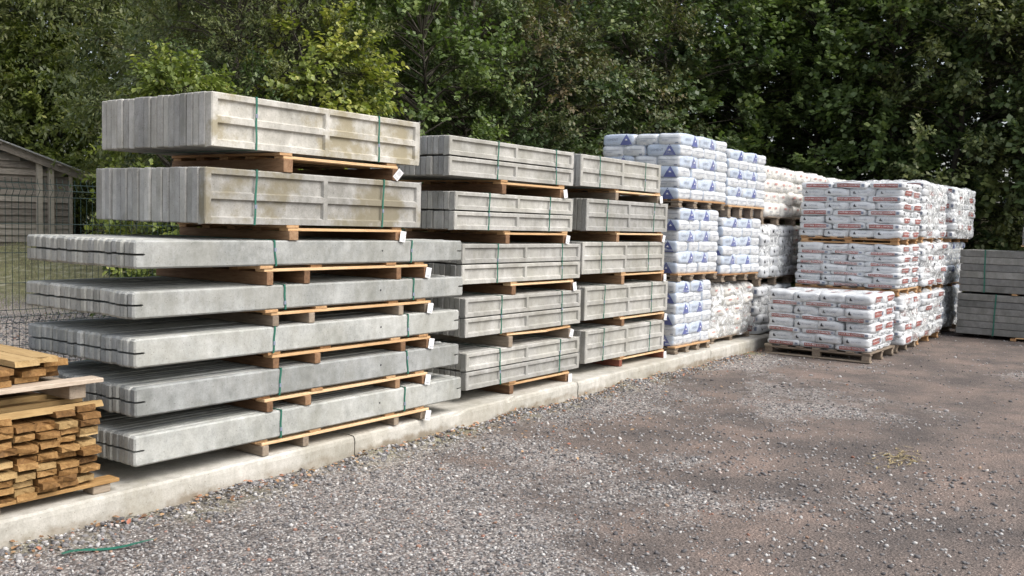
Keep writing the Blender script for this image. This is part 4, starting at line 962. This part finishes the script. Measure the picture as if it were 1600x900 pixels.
# the wood carries on behind the hedgerow as one leafy mass
Pw, hw_ = [], []
def wood(cnt, fx, hfun):
    for _ in range(cnt):
        x, y = fx(); t = random.random(); h_ = hfun(x, y) * (1 + .12 * mnoise.noise(Vector((x * .5, y * .5, 2))))
        Pw.append((x + mnoise.noise(Vector((x, t * 6, y))) * .8, y + mnoise.noise(Vector((y, t * 6, x))) * .8, gz(x, y) + t * h_))
def hfar(x, y):
    b = math.atan2(x, y); return 7.2 if 51 < math.degrees(b) < 56 else 9.2
wood(19000, lambda: (random.uniform(13.5, 30), random.gauss(18.6, .9)), lambda x, y: hfar(x, y) - 1.4)
wood(15000, lambda: (random.gauss(26.6, .7), random.uniform(-5, 19)), lambda x, y: 9.6)
wood(14000, lambda: (random.uniform(5, 32), random.gauss(35, 1.0)), lambda x, y: 12.5)
Pw = np.array(Pw); k = len(Pw)
o = obj('distant_wood', leaf_mesh('distant_wood', Pw, rng.normal(0, 1, (k, 3)) + np.array([0, 0, -.3]), rng.normal(0, .5, (k, 3)) + np.array([0, -.3, 1]), rng.uniform(.30, .58, k), .75,
    np.clip(np.array([.4 + .5 * mnoise.noise(Vector(q * .55)) for q in Pw]) + rng.normal(0, .12, k), 0, 1), L_DARK, True)); tag(o, 'dense green wood closing the view behind the hedgerow', kind='stuff')
# leafy understorey clothing the bank
P, D, NN, LL, TT = [], [], [], [], []
k = 0
while k < 26000:
    if random.random() < .62: x = random.uniform(4.5, 20.5); y = random.uniform(8.1, 11.5)
    else: x = random.uniform(19.9, 23); y = random.uniform(-1.5, 9)
    b_ = bank(x, y)
    if b_ < .01: continue
    k += 1; hh = random.random() ** 1.6 * 1.3 * sstep(b_, 0, .25)
    P.append((x + random.gauss(0, .1), y + random.gauss(0, .1), gz(x, y) + .03 + hh)); D.append((random.gauss(0, 1), random.gauss(0, 1), random.gauss(-.2, .4))); NN.append((random.gauss(0, .4), random.gauss(-.5, .4), 1)); LL.append(random.uniform(.06, .12)); TT.append(min(1, max(0, random.gauss(.35, .2) + .2 * mnoise.noise(Vector((x, y, 0))))))
o = obj('understorey_foliage', leaf_mesh('understorey_foliage', np.array(P), np.array(D), np.array(NN), np.array(LL), .7, np.array(TT), L_DARK)); tag(o, 'dark ivy and bramble leaves covering the bank under the trees', kind='stuff')
# grass and weeds
def blades(name, pts_, h0, h1, label, mat=L_GRASS, wr=.09):
    P = np.array(pts_); k = len(P); D = np.stack([rng.normal(0, .35, k), rng.normal(0, .35, k), np.ones(k)], 1); Nn = rng.normal(0, 1, (k, 3)); Nn[:, 2] = .1
    o = obj(name, leaf_mesh(name, P, D, Nn, rng.uniform(h0, h1, k), wr, np.clip(rng.normal(.5, .22, k), 0, 1), mat, True)); return tag(o, label, kind='stuff')
gp = []
while len(gp) < 15000:
    y = random.uniform(11, 26); x = random.uniform(.36 * y, .66 * y + .8)
    if .813 * x + .578 * y < 16.5 + random.gauss(0, 1.2): continue
    if mnoise.noise(Vector((x * .9, y * .9, 0))) < -.22: continue
    gp.append((x, y, gz(x, y)))
blades('grass', gp, .04, .11, 'rough pale grass on the slope between the fence and the shed')
gp = []
for c0 in range(60):
    x = random.choice((random.uniform(2.2, 5), random.uniform(5, 13))); yk = kerbY(x)
    cl = random.uniform(.03, .12)
    for _ in range(random.randrange(8, 26)): gp.append((x + random.gauss(0, cl), yk - .015 - abs(random.gauss(0, .05)), 0))
blades('kerbside_weeds', gp, .010, .032, 'small moss and weeds growing along the foot of the plinth', L_GRASS, .25)
P, D, NN, LL, TT = [], [], [], [], []
for _ in range(700):
    x = random.uniform(2.1, 13); y = kerbY(x) - .02 - abs(random.gauss(0, .10 if random.random() < .85 else .7))
    P.append((x, y, gz(x, y) + .01 + random.random() * .012)); D.append((random.gauss(0, 1), random.gauss(0, 1), random.gauss(0, .25))); NN.append((random.gauss(0, .3), random.gauss(0, .3), 1)); LL.append(random.uniform(.015, .04)); TT.append(random.random())
o = obj('fallen_leaves', leaf_mesh('fallen_leaves', np.array(P), np.array(D), np.array(NN), np.array(LL), .6, np.array(TT), L_DEAD)); tag(o, 'scattered dead brown leaves along the plinth', kind='stuff')
gp = [(7.36 + random.gauss(0, .16), 1.69 + random.gauss(0, .07), .012) for _ in range(110)]
P = np.array(gp); k = len(P)
m, n, p = new_mat('straw'); p.inputs['Base Color'].default_value = (.34, .27, .13, 1)
o = obj('straw_wisps', leaf_mesh('straw_wisps', P, np.stack([rng.normal(0, 1, k), rng.normal(0, 1, k), rng.normal(0, .1, k)], 1), np.tile([0, 0, 1.], (k, 1)), rng.uniform(.03, .09, k), .12, np.ones(k), m)); tag(o, 'small patch of yellow straw lying on the bare earth', kind='stuff')
# cut strap on the gravel
bm = bmesh.new(); prev = None
for i in range(15):
    t = i / 14; x = 2.42 + .40 * t; y = 4.30 - .13 * t + .02 * math.sin(t * 5); z = .024 + .010 * math.sin(t * 7 + 1); tw = .25 * math.sin(t * 4)
    r_ = [bm.verts.new((x, y + s * .011 * math.cos(tw), z + s * .011 * math.sin(tw) + dz)) for s, dz in ((-1, 0), (1, 0), (1, .0012), (-1, .0012))]
    if prev:
        for q in range(4): bm.faces.new((prev[q], prev[(q + 1) % 4], r_[(q + 1) % 4], r_[q]))
    else: bm.faces.new(r_)
    prev = r_
bm.faces.new(prev[::-1]); tag(obj('cut_strap', bm_mesh('cut_strap', bm, M_STRAP)), 'short piece of green plastic strap lying on the gravel by the plinth', 'strap')
